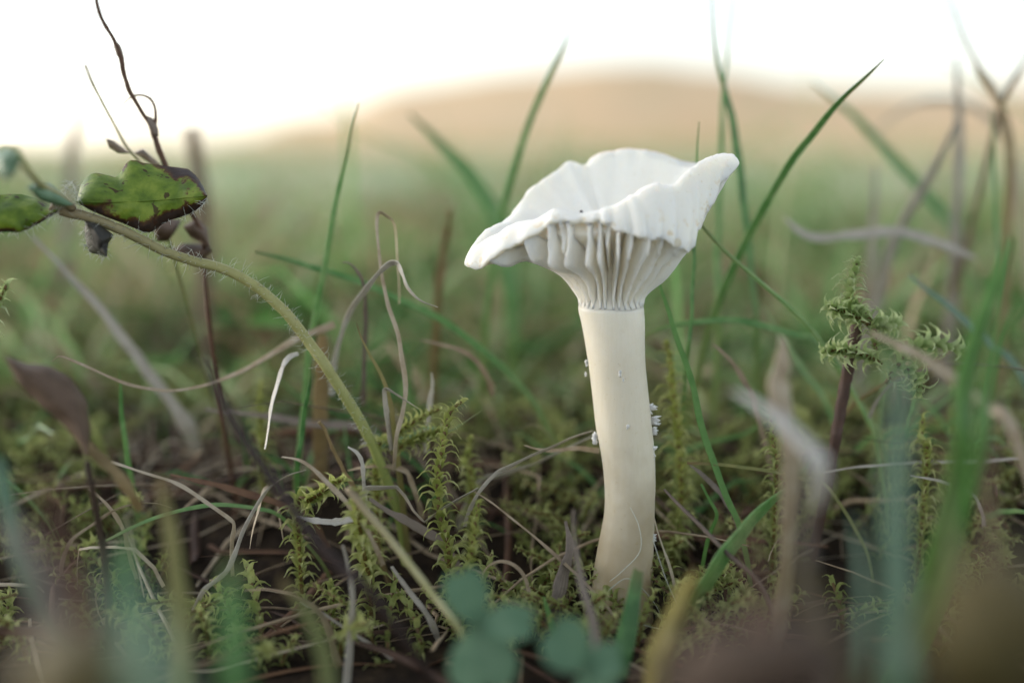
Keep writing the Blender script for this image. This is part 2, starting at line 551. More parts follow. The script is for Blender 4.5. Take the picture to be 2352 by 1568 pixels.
def upper_pt(th, t):
    """upper surface of the cap, t 0 centre .. 0.8 crest .. 1 rim"""
    Rp = loop_eval(Rc, th); Kp = loop_eval(Kc, th)
    if t <= 0.8:
        s = t / 0.8
        p = CEN.lerp(Kp, s)
        p.z = CEN.z + (Kp.z - CEN.z) * (s ** 1.7 if Kp.z > CEN.z else s ** 1.2)
        w = s * s
        p.z += mm * 0.22 * s ** 6 * noise.noise(Vector((math.cos(th) * 16, math.sin(th) * 16, 1)))
        p.z += mm * w * (0.35 * noise.noise(Vector((math.cos(th) * 3, math.sin(th) * 3, s * 2.5))) + 0.14 * noise.noise(Vector((math.cos(th) * 9, math.sin(th) * 9, s * 4))))
        return p
    s = (t - 0.8) / 0.2
    outw = Vector((Kp.x, Kp.y, 0)).normalized()
    D = (Rp - Kp).length
    front = 0.5 - 0.5 * math.sin(th)
    ctl = Kp.lerp(Rp, 0.42) + outw * (0.16 * D) + Vector((0, 0, 0.07 * D))
    p = Kp * ((1 - s) ** 2) + ctl * (2 * s * (1 - s)) + Rp * (s * s)
    ph = th * 30 + 1.9 * noise.noise(Vector((math.cos(th) * 4, math.sin(th) * 4, 3)))
    sc = abs(math.sin(ph / 2)) - 0.6                      # scallops: bulges between the gill roots
    p += outw * (mm * (0.55 * s * sc + 0.16 * s * math.sin(ph * 0.37 + 2)))
    p.z += mm * 0.5 * s * s * (noise.noise(Vector((math.cos(th) * 9, math.sin(th) * 9, 7))) + 0.6 * noise.noise(Vector((math.cos(th) * 24, math.sin(th) * 24, 7))))
    j = math.sin(math.pi * min(1, s * 1.4 + 0.15))
    p.z += mm * 0.14 * j * noise.noise(Vector((math.cos(th) * 16, math.sin(th) * 16, 1)))
    return p
def flesh_curve(th):
    ed = edge_curve(th)
    n = len(ed)
    ups = [upper_pt(th, k / 24) for k in range(25)]
    out = []
    for i, p in enumerate(ed):
        u = i / (n - 1)
        hgt = cyc(GH, th) * mm * math.sin(math.pi * min(1, (u * 0.93 + 0.03))) ** 0.5
        kk = min(1.0, u / 0.22); hgt *= kk * kk * (3 - 2 * kk)
        r = math.hypot(p.x, p.y)
        nrm = Vector((-p.x / r * 0.35, -p.y / r * 0.35, 0.94))
        if u > 0.6:                                   # beside the stipe gills run down it: offset inward
            k = (u - 0.6) / 0.4
            nrm = nrm.lerp(Vector((-p.x / r, -p.y / r, 0.1)), k)
            hgt = hgt * (1 - k) ** 1.2 + mm * (1.0 * (1 - k) + 0.02) * min(1.0, k * 3)
        q = p + nrm * hgt
        rq = math.hypot(q.x, q.y)
        zu = None; slope = 0.0
        for a, b in zip(ups[:-1], ups[1:]):           # keep below the upper surface, measured square to it
            ra, rb = math.hypot(a.x, a.y), math.hypot(b.x, b.y)
            if ra <= rq <= rb:
                zu = a.z + (b.z - a.z) * ((rq - ra) / max(rb - ra, 1e-9)); slope = (b.z - a.z) / max(rb - ra, 1e-5); break
        if zu is None:
            k = min(ups, key=lambda t: (t - q).length); zu = k.z
        th_ = (0.9 if u > 0.2 else 0.3 + 3.0 * u) * mm * math.sqrt(1 + min(9.0, slope * slope))
        if u > 0.14 or math.sin(th) > 0.12: q.z = min(q.z, zu - th_)
        out.append(q)
    return ed, out
NTH = 216
mb = MB()
ts = [0.0] + [0.8 * (k / 16) for k in range(1, 17)] + [0.8 + 0.2 * k / 8 for k in range(1, 9)]
cols = []
cidx = mb.add(CEN + TOP, 0, 0, 0.5)
for k in range(NTH):
    th = 2 * math.pi * k / NTH
    col = [mb.add(upper_pt(th, t) + TOP, t, 0, 0.5) for t in ts[1:]]
    ed, fl = flesh_curve(th)
    col += [mb.add(q + TOP, 1, 0, 0.5) for q in fl]
    kz = (0.8 + 0.6 * noise.noise(Vector((math.cos(th) * 6, math.sin(th) * 6, 4))))
    col += [mb.add(Vector((math.cos(th) * (SR - a_), math.sin(th) * (SR - a_), -z_ * kz)) * mm + TOP, 1, 0, 0.5) for a_, z_ in ((0.02, 0.5), (0.1, 1.0), (0.35, 1.9))]
    cols.append(col)
for k in range(NTH):
    a, b = cols[k], cols[(k + 1) % NTH]
    mb.f.append((cidx, a[0], b[0]))
    for i in range(len(a) - 1):
        mb.f.append((a[i], a[i + 1], b[i + 1], b[i]))
under = [i for i, f in enumerate(mb.f) if min(mb.al[k] for k in f) >= 0.999]
cap = part(mb, 'cap', M['cap'], mush)
cap.data.materials.append(M['stipe'])
for i in under: cap.data.polygons[i].material_index = 1
cap['label'] = 'ivory wavy funnel-shaped cap'

def gill_mesh(th, u0=0.0, u1=1.0, hs=1.0, seed=0):
    ed, fl = flesh_curve(th)
    n = len(ed)
    mb = MB()
    rows = []
    i0, i1 = int(u0 * (n - 1)), int(u1 * (n - 1))
    sd = Vector((-math.sin(th), math.cos(th), 0))
    H = 4
    for i in range(i0, i1 + 1):
        u = i / (n - 1)
        e, f = ed[i], fl[i]
        f2 = f + (f - e).normalized() * 0.12 * mm if (f - e).length > 1e-6 else f
        wav = noise.noise(Vector((seed * 3.7, u * 3.0, 0))) * 0.55 * mm * math.sin(math.pi * u) + 0.14 * mm * noise.noise(Vector((seed * 2.1, u * 14, 0)))
        e2 = f.lerp(e, hs * (1 + 0.10 * noise.noise(Vector((seed, u * 9, 5)))))
        L, Rr = [], []
        for h in range(H + 1):
            v = h / H
            p = f2.lerp(e2, v) + sd * (wav * (0.25 + 0.75 * v)) + TOP
            w = mm * (0.18 * (1 - v) ** 1.2 + 0.12) * (0.75 if u > 0.9 else 1.0)
            if h == H: w *= 0.55
            L.append(mb.add(p - sd * w, u, v, 0.5)); Rr.append(mb.add(p + sd * w, u, v, 0.5))
        rows.append(L + list(reversed(Rr)))
    for a, b in zip(rows[:-1], rows[1:]):
        m2 = len(a)
        for k in range(m2):
            k2 = (k + 1) % m2
            mb.f.append((a[k], a[k2], b[k2], b[k]))
    mb.f.append(tuple(reversed(rows[0]))); mb.f.append(tuple(rows[-1]))
    return mb
NG = 30
for g in range(NG):
    th = 2 * math.pi * (g + 0.3 + random.uniform(-0.18, 0.18)) / NG
    part(gill_mesh(th, 0.0, 1.0, 1.0, g + 1), 'gill', M['gill'], mush)
for g in range(NG):
    if g % 3 == 0:
        th = 2 * math.pi * (g + 0.82 + random.uniform(-0.1, 0.1)) / NG
        part(gill_mesh(th, 0.0, random.uniform(0.6, 0.8), random.uniform(0.4, 0.55), g + 50), 'gill', M['gill'], mush)

# stipe: left and right edge traced, round in depth
def s2o(X, Y): return ((2150 + X / 1.12) / 1.7415, (1100 + Y / 1.12) / 1.7415)
ST = [(40, 222, 436), (100, 202, 456), (138, 185, 473), (165, 186, 475), (200, 194, 477), (300, 212, 478), (400, 227, 483), (500, 241, 493), (600, 252, 505), (700, 264, 516), (800, 283, 524),
      (900, 296, 526), (1000, 301, 525), (1100, 294, 523), (1200, 275, 520), (1300, 256, 517), (1400, 244, 515), (1500, 238, 518), (1560, 236, 520)]
cl, rd = [], []
for Y, xl, xr in ST:
    ox, oy = s2o((xl + xr) / 2, Y)
    cl.append(P(ox, oy, 0)); rd.append(px2m((xr - xl) / 2 / 1.12 / 1.7415, 0))
pts = spline(cl, 6)
mb = MB()
n = 44; rings = []
for i, p in enumerate(pts):
    u = i / (len(pts) - 1)
    s = u * (len(rd) - 1); k = min(int(s), len(rd) - 2)
    f = s - k; r0, r1, r2, r3 = rd[max(k - 1, 0)], rd[k], rd[k + 1], rd[min(k + 2, len(rd) - 1)]
    r = 0.5 * (2 * r1 + (r2 - r0) * f + (2 * r0 - 5 * r1 + 4 * r2 - r3) * f * f + (3 * r1 - r0 - 3 * r2 + r3) * f ** 3)
    ring = []
    for q in range(n):
        th = 2 * math.pi * q / n
        d = Vector((math.cos(th), math.sin(th), 0))
        rr = r * (1 + 0.012 * noise.noise(Vector((d.x * 5, d.y * 5, p.z * 60))) + 0.018 * noise.noise(Vector((d.x * 1.5, d.y * 1.5, p.z * 220))))
        ring.append(mb.add(p + d * rr, u, q / n, 0.5))
    rings.append(ring)
for a, b in zip(rings[:-1], rings[1:]):
    for q in range(n):
        mb.f.append((a[q], b[q], b[(q + 1) % n], a[(q + 1) % n]))
mb.f.append(tuple(rings[0])); mb.f.append(tuple(reversed(rings[-1])))
stipe = part(mb, 'stipe', M['stipe'], mush)
stipe['label'] = 'cream stalk narrowing downward with white flecks on one side'

def fleck(px, py, off, w, h, seed):
    """ragged scale of torn white skin: a fan of little points"""
    rr = random.Random(seed)
    c = P(px, py, off); s = px2m(1, off) * 1.25
    mb = MB()
    for k in range(14):
        a = rr.uniform(-1.0, 1.0)
        ln = rr.uniform(0.5, 1.0)
        d = (RIGHT * (w * s * ln * math.cos(a)) + UP * (h * s * ln * math.sin(a)) - FWD * (0.3 * w * s * rr.uniform(-1, 1)))
        base = c + UP * (h * s * 0.55 * rr.uniform(-1, 1)) - RIGHT * (w * s * 0.35)
        mb.tube([base, base.lerp(base + d, 0.5) + UP * s * rr.uniform(-2, 2), base + d], [abs(h) * s * 0.34, abs(h) * s * 0.26, abs(h) * s * 0.05], 5)
    o = part(mb, 'fleck', M['fleck'], mush)
    o.parent = stipe
    return o
for i, (x, y, off, w, h) in enumerate([(1497, 938, -0.5, 20, 11), (1506, 965, -0.6, 20, 10), (1504, 992, -0.6, 12, 9), (1496, 1044, -1, 20, 17), (1500, 1090, 0, 7, 16),
                                       (1499, 1130, 0, 7, 20), (1500, 1235, -1, 14, 10), (1365, 1005, 0, -9, 16), (1338, 728, 0, -7, 8), (1347, 832, 0, -6, 8),
                                       (1425, 858, -4.6, 6, 7), (1442, 980, -4.4, 7, 5), (1432, 872, -4.6, 4, 3), (1345, 860, 0, -5, 5), (1497, 1165, 0, 6, 18)]):
    fleck(x, y, off, w, h, i)
# brownish bruised marks and specks on the cap
def blob(name, mat, p, sx, sy, sz, parent, seed=0, lab=None):
    mb = MB()
    nu, nv = 8, 5
    rows = []
    for j in range(nv + 1):
        ph = math.pi * j / nv
        rows.append([mb.add(p + Vector((sx * math.sin(ph) * math.cos(2 * math.pi * i / nu), sy * math.sin(ph) * math.sin(2 * math.pi * i / nu), sz * math.cos(ph)))
                            * (1 + 0.35 * noise.noise(Vector((i * 1.3, j * 1.7, seed)))), 0, 0, 0.5) if False else
                     mb.add(p + Vector((sx * math.sin(ph) * math.cos(2 * math.pi * i / nu), sy * math.sin(ph) * math.sin(2 * math.pi * i / nu), sz * math.cos(ph)))
                            * (1 + 0.35 * noise.noise(Vector((math.cos(2 * math.pi * i / nu) * 1.3, math.sin(2 * math.pi * i / nu) * 1.3 + j, seed)))), 0, 0, 0.5) for i in range(nu)])
    for a, b in zip(rows[:-1], rows[1:]):
        for i in range(nu):
            mb.f.append((a[i], b[i], b[(i + 1) % nu], a[(i + 1) % nu]))
    if parent is None: return mb.build(name, mat)
    return part(mb, name, mat, parent)

# ------------------------------------------------------------------ grass, straw and stalk things
def offs(off, n):
    if isinstance(off, (int, float)): return [off] * n
    if len(off) == n: return off
    return [prof(list(off), i / (n - 1)) for i in range(n)]

def to_ground(pts, most=1.0):
    """carry a base on down into the soil, or (straws) at most a few millimetres into the moss"""
    e = pts[-1]
    d = (pts[-1] - pts[-2]); d = d.normalized() if d.length > 0 else Vector((0, 0, -1))
    h = e.z - gz(e.x, e.y) + 0.002
    if h <= 0.0005: return pts
    h = min(h, most)
    flat = Vector((d.x, abs(d.y) * 0.6 + 0.25, 0)) * (h * 0.55)
    g = e + flat + Vector((0, 0, -h))
    if most >= 1.0: g.z = gz(g.x, g.y) - 0.002
    return pts + [e.lerp(g, 0.5) + d * h * 0.12, g]

def blade(name, label, pix, w, off, mat, cat='grass blade', group=None, root=True, tone=None, roll=0.35, fold=0.22,
          tipfirst=True, sharp=False, sub=6, twist=0.3, node=None):
    """pix runs from tip to base."""
    o_ = offs(off, len(pix))
    pts = [P(x, y, o) for (x, y), o in zip(pix, o_)]
    npx = len(pts)
    if root: pts = to_ground(pts, 0.006 if cat == 'straw' else 1.0)
    base = pts[-1].copy()
    sp = spline(pts, sub, sharp)
    if isinstance(w, (int, float)): w = [0.15, 0.7, 1.0, 1.0, 0.9, 0.8] if False else [w * k for k in (0.12, 0.62, 0.92, 1.0, 1.0, 0.9, 0.8)]
    om = sum(o_) / len(o_)
    wid = [px2m(x, om) for x in w]
    sp = list(reversed(sp)); wid = list(reversed(wid))
    for i, p in enumerate(sp):
        p += Vector((noise.noise(p * 180), noise.noise(p * 180 + Vector((9, 0, 0))), noise.noise(p * 180 + Vector((0, 7, 0))))) * 0.00022
    mb = MB()
    mb.ribbon(sp, wid, side=FWD, roll=roll, fold=fold, rn=random.random() if tone is None else tone, twist=twist * (3.0 if cat == 'straw' else 1.0), jit=0.45 if cat in ('straw', 'dry grass') else 0.15)
    e = mb
    lo = base
    e.v = [(x - lo.x, y - lo.y, z - lo.z) for x, y, z in e.v]
    ob = e.build(name, mat)
    ob.location = base
    tag(ob, label, cat, group)
    return ob

def stalk(name, label, pix, w, off, mat, cat='stalk', group=None, root=True, tone=None, sharp=False, sub=6, bumpy=0.15, nodes=()):
    o_ = offs(off, len(pix))
    pts = [P(x, y, o) for (x, y), o in zip(pix, o_)]
    if root: pts = to_ground(pts)
    base = pts[-1].copy()
    sp = list(reversed(spline(pts, sub, sharp)))
    om = sum(o_) / len(o_)
    wid = [px2m(x, om) / 2 for x in (w if isinstance(w, (list, tuple)) else [w * 0.6, w, w, w * 1.05])]
    mb = MB()
    mb.tube(sp, list(reversed(wid)), 8, random.random() if tone is None else tone, bumpy)
    mb.v = [(x - base.x, y - base.y, z - base.z) for x, y, z in mb.v]
    ob = mb.build(name, mat)
    ob.location = base
    tag(ob, label, cat, group)
    return ob

G, GB, GR, GY = M['grass'], M['grass_blue'], M['grass_bright'], M['grass_yellow']
S, SP_, SB, SO, SM = M['straw'], M['straw_pale'], M['straw_brown'], M['straw_ochre'], M['straw_mauve']
# --- green blades
blade('grass_shoot', 'slender upright green blade rising beside the arching hairy stem', [(823, 237), (800, 340), (778, 430), (757, 540), (738, 650), (715, 770), (700, 900), (690, 1010), (682, 1090)], [3, 10, 14, 15, 15, 15, 14, 13], (10, 16), G, tone=0.55)
blade('grass_shoot', 'green blade leaning low across behind the bleached curled straw', [(585, 577), (640, 592), (720, 615), (830, 648), (930, 692), (1020, 738), (1090, 790), (1160, 850), (1230, 930)], [9, 14, 17, 18, 18, 17, 16, 15], (12, 22), G, tone=0.35)
blade('grass_shoot', 'straight pointed green blade slanting up from behind the mushroom cap', [(2030, 136), (1985, 180), (1930, 232), (1880, 292), (1830, 355), (1785, 425), (1745, 495), (1715, 550), (1682, 620), (1650, 700), (1625, 770)], [2, 12, 19, 22, 23, 23, 22, 20, 18], (2, 26), G, tone=0.42, roll=0.3, fold=0.3)
blade('grass_shoot', 'tall narrow green blade with a forked tip behind the cap', [(1632, -40), (1640, 80), (1652, 160), (1668, 215), (1690, 320), (1704, 440), (1716, 540), (1728, 640), (1738, 760)], [4, 10, 17, 26, 22, 18, 17, 16], (22, 28), G, tone=0.25)
blade('grass_shoot', 'pale thin side blade splitting from the tall forked grass', [(1685, -30), (1676, 80), (1666, 170), (1659, 260), (1656, 360), (1652, 470), (1648, 600), (1650, 740)], [3, 8, 12, 18, 22, 20, 17, 15], (28, 30), G, tone=0.7)
blade('grass_shoot', 'very thin green blade standing just behind the cap lip', [(1606, 280), (1602, 340), (1598, 420), (1596, 520), (1592, 640), (1585, 760), (1580, 820)], [3, 9, 11, 11, 12, 11], (7, 10), G, tone=0.4)
blade('grass_shoot', 'soft blurred green blade curving up behind the cap notch', [(1312, 62), (1290, 115), (1262, 175), (1225, 260), (1192, 350), (1165, 440), (1145, 530), (1128, 640), (1115, 760)], [3, 12, 17, 19, 20, 20, 19, 18], (26, 34), G, tone=0.5)
blade('grass_shoot', 'wide blurred green blade bending behind the drooping cap lobe', [(940, 262), (1000, 318), (1055, 372), (1100, 430), (1135, 490), (1160, 570), (1175, 680), (1180, 800)], [10, 30, 44, 48, 46, 40, 36], (55, 62), G, tone=0.45)
stalk('grass_culm', 'thin greenish grass culm with a knotted joint under the cap', [(1604, 508), (1660, 572), (1740, 642), (1815, 708), (1875, 772), (1930, 850), (1985, 950), (2010, 1010)], [7, 8, 10, 9, 9, 10, 11], (5, 12), M['grass'], cat='grass stem', tone=0.75)
blade('grass_shoot', 'fresh light green blade leaning against the mushroom stalk', [(1512, 640), (1530, 700), (1550, 760), (1575, 830), (1592, 895), (1608, 960), (1632, 1040), (1655, 1105), (1675, 1155), (1700, 1212)], [8, 13, 16, 18, 18, 17, 15, 13, 11], (3, -2), GR, tone=0.35, roll=0.25, fold=0.28)
blade('grass_shoot', 'thin yellowish blade lying level beside the dark hollow', [(1578, 1062), (1640, 1065), (1710, 1072), (1780, 1083), (1850, 1102), (1905, 1125)], [8, 9, 9, 9, 9], (-1, 2), GY, tone=0.4)
blade('grass_shoot', 'big blurred blue-green blade standing in front of the moss stem', [(2072, 830), (2066, 940), (2060, 1080), (2056, 1250), (2062, 1450), (2070, 1600)], [34, 62, 82, 90, 92, 92], (-58, -64), GB, tone=0.55, roll=0.15, fold=0.12)
blade('grass_shoot', 'bright green blurred blade leaning over the feathery moss', [(2325, 545), (2290, 640), (2245, 760), (2215, 900), (2205, 1050)], [30, 60, 66, 60, 52], (-30, -36), GR, tone=0.35)
blade('grass_shoot', 'soft bright green blade rising beside the blurred ochre leaf pile', [(2350, 700), (2300, 780), (2262, 900), (2245, 1060)], [26, 44, 48, 46], (-34, -38), GR, tone=0.2)
blade('grass_shoot', 'arched green blade lying level just behind the mushroom stalk', [(1478, 775), (1530, 752), (1600, 738), (1680, 736), (1750, 746), (1830, 770), (1890, 800)], [9, 15, 18, 18, 16, 13], (12, 14), G, tone=0.5)
blade('grass_shoot', 'blue-green blade slanting down behind the feathery moss tip', [(2088, 632), (2140, 672), (2200, 722), (2270, 785), (2340, 850)], [8, 20, 24, 24, 22], (20, 26), GB, tone=0.6)
blade('grass_shoot', 'blurred green blade slanting across behind the pointed grass blade', [(1865, 188), (1920, 232), (1985, 290), (2050, 360), (2120, 440), (2190, 540)], [8, 28, 40, 42, 40], (58, 66), G, tone=0.45)
blade('grass_shoot', 'broad green blade stub at the foot of the mushroom', [(1466, 1308), (1458, 1370), (1448, 1430), (1432, 1500)], [34, 44, 50, 56, 54], (-14, -20), G, tone=0.05, roll=0.2)
blade('grass_shoot', 'short green spike poking up behind the small clover', [(1250, 1370), (1258, 1395), (1268, 1430), (1280, 1480)], [4, 16, 18, 18], (-12, -14), GR, tone=0.2)
blade('grass_shoot', 'broad fallen green blade folded over beside the hollow', [(1818, 1116), (1775, 1150), (1730, 1192), (1690, 1240), (1648, 1296)], [14, 42, 54, 46, 30], (-6, -12), G, tone=0.55, roll=0.5)
blade('grass_shoot', 'small kinked green blade next to the mauve dead leaf', [(1610, 1110), (1630, 1150), (1645, 1182), (1632, 1220), (1622, 1260)], [7, 11, 13, 11, 9], (0, 1), GR, tone=0.4)
blade('grass_shoot', 'long thin green blade arching over the low straws', [(242, 1240), (300, 1210), (370, 1182), (440, 1166), (510, 1160), (590, 1168), (650, 1190)], [8, 10, 10, 9, 8], (-5, 3), G, tone=0.6)
blade('grass_shoot', 'deep green narrow blade crossing behind the hairy stem foot', [(715, 832), (710, 880), (700, 940), (692, 1000), (684, 1075)], [3, 9, 11, 12, 11], (2, 3), G, tone=0.15)
blade('grass_shoot', 'blurred green blade in front of the low straws', [(535, 1290), (532, 1370), (538, 1470), (545, 1600)], [30, 54, 62, 64], (-58, -64), G, tone=0.3)
blade('grass_shoot', 'blurred yellowing blade in front of the tangled straws', [(368, 1090), (388, 1190), (405, 1320), (420, 1460), (432, 1600)], [20, 36, 44, 48, 50], (-36, -46), GY, tone=0.6)
blade('grass_shoot', 'teal green blurred blade in front of the brown curled leaf', [(-5, 1050), (4, 1120), (28, 1210), (60, 1320)], [20, 40, 46, 44], (-38, -44), GB, tone=0.6)
blade('grass_shoot', 'wide pale blurred blade leaning by the yellowing blade', [(250, 1290), (300, 1400), (340, 1500), (370, 1620)], [30, 90, 110, 110], (-84, -90), GB, tone=0.95)
blade('grass_shoot', 'narrow green blade standing by the tan drooping grass', [(2278, 250), (2282, 340), (2284, 430), (2288, 520), (2296, 640)], [8, 17, 18, 18, 17], (32, 36), G, tone=0.5)
blade('grass_shoot', 'thin young blade upright under the arching grey straw', [(272, 850), (276, 900), (282, 960), (290, 1030)], [4, 10, 12, 12], (8, 10), G, tone=0.4)
blade('grass_shoot', 'faint green blade sloping behind the pale culm joint', [(1750, 700), (1790, 770), (1850, 860), (1900, 930)], [8, 15, 15, 14], (24, 28), G, tone=0.7)
# --- ochre and tan grass behind, right
blade('dead_grass_shoot', 'ochre dead blade with bent tip against the white sky', [(2172, -20), (2195, 40), (2220, 100), (2250, 160), (2285, 215), (2310, 290), (2320, 420)], [6, 14, 24, 34, 36, 30], (38, 46), SO, 'dry grass', tone=0.6)
blade('dead_grass_shoot', 'broad tan dead blade standing behind the arched straw', [(2196, 130), (2200, 230), (2203, 330), (2200, 440), (2194, 560), (2190, 680)], [14, 30, 38, 40, 38, 34], (52, 58), SP_, 'dry grass', tone=0.1)
blade('dead_grass_shoot', 'tan dead blade leaning diagonally behind the arched straw', [(2195, 285), (2165, 350), (2125, 420), (2085, 490), (2050, 560), (2030, 640)], [16, 28, 32, 30, 28], (42, 46), SP_, 'dry grass', tone=0.1)
blade('dead_grass_shoot', 'long arched pale straw lying across behind the feathery moss', [(1800, 498), (1835, 530), (1880, 546), (1960, 540), (2050, 530), (2120, 545), (2190, 572), (2240, 592)], [10, 22, 26, 26, 28, 24, 12], (30, 34), SP_, 'dry grass', tone=0.35, root=False)
blade('dead_grass_shoot', 'grey dead blade tip crossing the ochre bent blade', [(2370, 110), (2340, 165), (2305, 225), (2285, 300)], [10, 20, 22, 20], (44, 48), S, 'dry grass', tone=0.3)
blade('dead_grass_shoot', 'blurred tan blade arching behind the ochre and tan dead blades', [(1990, 330), (2060, 260), (2140, 230), (2220, 240), (2290, 290), (2330, 380)], [8, 22, 28, 28, 24], (85, 92), S, 'dry grass', tone=0.95)
blade('dead_grass_shoot', 'blurred vertical tan stem behind the dark purple leaf', [(2010, 380), (2008, 450), (2004, 540), (2000, 640)], [16, 26, 28, 28], (58, 60), SP_, 'dry grass', tone=0.2)
# --- straws, centre left
blade('straw', 'bleached folded straw with a curled pale tip', [(1005, 706), (965, 688), (938, 660), (925, 630), (912, 605), (895, 606), (870, 630), (845, 660), (815, 700), (790, 750), (770, 830)], [4, 12, 16, 17, 13, 15, 15, 15, 14], (0, 0, 4, 14), SP_, 'straw', tone=0.8, fold=0.3)
blade('straw', 'thin straw bent into a tall narrow loop', [(918, 700), (914, 600), (906, 520), (888, 497), (868, 492), (866, 540), (872, 600), (890, 690), (915, 780), (930, 870), (924, 950), (912, 1000)], [6, 10, 11, 10, 10, 11, 11, 11, 10, 9], (8, 0), S, 'straw', tone=0.9)
blade('straw', 'dark grey hooked straw tip beside the bleached straw', [(785, 603), (802, 604), (820, 622), (835, 655), (841, 700), (840, 770), (836, 850)], [4, 9, 12, 12, 13, 13], (5, 14), SM, 'straw', tone=0.55)
blade('grass_shoot', 'yellow-brown pointed shoot with a torn sheath', [(819, 742), (830, 775), (850, 815), (870, 850), (885, 885), (898, 930), (905, 985)], [2, 7, 10, 13, 15, 15], (0, 3), GY, 'grass shoot', tone=0.7, roll=0.6)
blade('straw', 'short pale torn sheath strip by the yellow-brown shoot', [(960, 939), (935, 922), (910, 905), (885, 893), (884, 915), (890, 950)], [3, 9, 12, 14, 10], (-1, 2), SP_, 'straw', tone=0.5)
blade('straw', 'silvery flat straw hanging under the hairy stem', [(608, 1032), (615, 985), (625, 930), (640, 872), (652, 840), (666, 820), (686, 812)], [10, 13, 14, 15, 15, 13, 8], (0, 3), SP_, 'straw', tone=0.95, roll=0.2, root=False)
blade('straw', 'long grey straw sagging in a wide curve under the leaf', [(118, 831), (140, 818), (180, 832), (260, 868), (320, 888), (400, 897), (480, 882), (560, 850), (640, 802), (700, 770), (768, 745)], [5, 9, 9, 9, 9, 10, 12, 16, 22, 16], (-2, 12), S, 'straw', tone=0.75, twist=0.3, root=False)
blade('straw', 'zigzag kinked grey straw in front of the moss shoot', [(1096, 1121), (1062, 1140), (1020, 1165), (976, 1195), (950, 1170), (930, 1140), (911, 1119), (880, 1121), (845, 1122)], [10, 12, 12, 9, 11, 11, 13, 14, 14], -4, SP_, 'straw', tone=0.25, sharp=True, root=True)
blade('straw', 'very long thin tan straw running to the mushroom foot', [(1085, 1126), (1130, 1156), (1190, 1200), (1250, 1252), (1310, 1305), (1365, 1360), (1400, 1400)], [5, 8, 9, 9, 8, 8], (-3, -8), S, 'straw', tone=0.6)
blade('straw', 'upper pale straw pointing at the mushroom stalk', [(1362, 990), (1310, 1008), (1250, 1033), (1180, 1064), (1140, 1085), (1100, 1130)], [10, 13, 13, 10, 9], (3, -2), SP_, 'straw', tone=0.45)
blade('straw', 'lower pale blurred straw pointing at the mushroom stalk', [(1365, 1000), (1300, 1030), (1230, 1062), (1150, 1090), (1110, 1100), (1080, 1140)], [8, 14, 16, 16, 14], (8, 12), SP_, 'straw', tone=0.6)
blade('straw', 'tan twisted straw ending at the stalk above the hollow', [(1205, 1022), (1240, 1032), (1290, 1034), (1330, 1030), (1376, 1034)], [6, 11, 12, 12, 12], (1, 4), S, 'straw', tone=0.7, root=False)
blade('straw', 'curled tan straw hoop above the three-leaved clover', [(1108, 1316), (1125, 1296), (1152, 1288), (1182, 1297), (1205, 1322), (1216, 1360), (1214, 1400), (1205, 1440)], [6, 10, 12, 13, 12, 10], (-6, -8), S, 'straw', tone=0.65)
stalk('petiole', 'smooth pale green stalk slanting down in front of the moss', [(800, 1120), (840, 1172), (890, 1230), (945, 1300), (1000, 1372), (1045, 1430)], [20, 18, 17, 16, 16], (-14, -20), M['hairystem'], 'stalk', tone=0.9)
blade('straw', 'wide pale straw standing upright in the low tangle', [(788, 1250), (800, 1300), (808, 1370), (806, 1450), (800, 1540), (796, 1600)], [8, 16, 22, 26, 26], (-14, -18), SP_, 'straw', tone=0.3)
blade('straw', 'pale bent straw with an elbow in the low tangle', [(702, 1078), (660, 1092), (620, 1120), (590, 1160), (560, 1215), (540, 1270), (520, 1312), (490, 1338), (465, 1360)], [6, 10, 12, 13, 13, 12, 10], (0, -8), SP_, 'straw', tone=0.55)
blade('straw', 'short dangling straw tip beside the pale bent straw', [(575, 1260), (583, 1215), (596, 1170), (606, 1130), (618, 1118)], [4, 9, 10, 8], (-2, 0), S, 'straw', tone=0.85, root=False)
blade('straw', 'long greenish straw crossing the low green blade', [(255, 1060), (310, 1078), (380, 1100), (440, 1130), (490, 1160), (528, 1190), (537, 1205), (533, 1240)], [10, 12, 11, 10, 9, 7], (-6, -3), S, 'straw', tone=0.95)
blade('straw', 'small thin straw bent square near the withered brown leaf', [(178, 1345), (178, 1300), (182, 1262), (210, 1256), (260, 1255), (310, 1262)], [5, 8, 8, 8, 7], (-4, -6), S, 'straw', tone=0.95, sharp=True)
blade('straw', 'thin arched straw crossing the root of the thin green blade', [(395, 1166), (360, 1156), (310, 1156), (260, 1172), (215, 1202), (165, 1240)], [4, 8, 8, 9, 10], (-3, -7), S, 'straw', tone=0.85)
blade('straw', 'kinked brownish straw below the greenish straw', [(205, 1120), (235, 1148), (262, 1180), (282, 1215), (290, 1245)], [9, 10, 9, 8], (-4, -3), S, 'straw', tone=0.7)
blade('straw', 'brown curled dead strip arching over the wide pale straw', [(560, 1356), (620, 1352), (680, 1368), (725, 1398), (755, 1440), (770, 1500)], [6, 12, 15, 16, 14], (-10, -14), S, 'straw', tone=0.4)
blade('straw', 'thin pale straw slanting past the wide upright straw', [(690, 1380), (745, 1412), (800, 1445), (860, 1482), (900, 1512)], [8, 9, 9, 8], (-10, -12), SP_, 'straw', tone=0.15)
blade('straw', 'grey-green straw curling over the little star moss', [(648, 1050), (690, 1058), (730, 1085), (770, 1125), (805, 1165), (840, 1215)], [8, 13, 14, 13, 11], (-6, -10), S, 'straw', tone=0.8)
blade('straw', 'rusty flattened dead blade lying under the dark stalk', [(390, 1090), (440, 1102), (500, 1116), (570, 1134), (640, 1156), (700, 1180)], [10, 17, 19, 18, 16], (2, 4), SB, 'straw', tone=0.75)
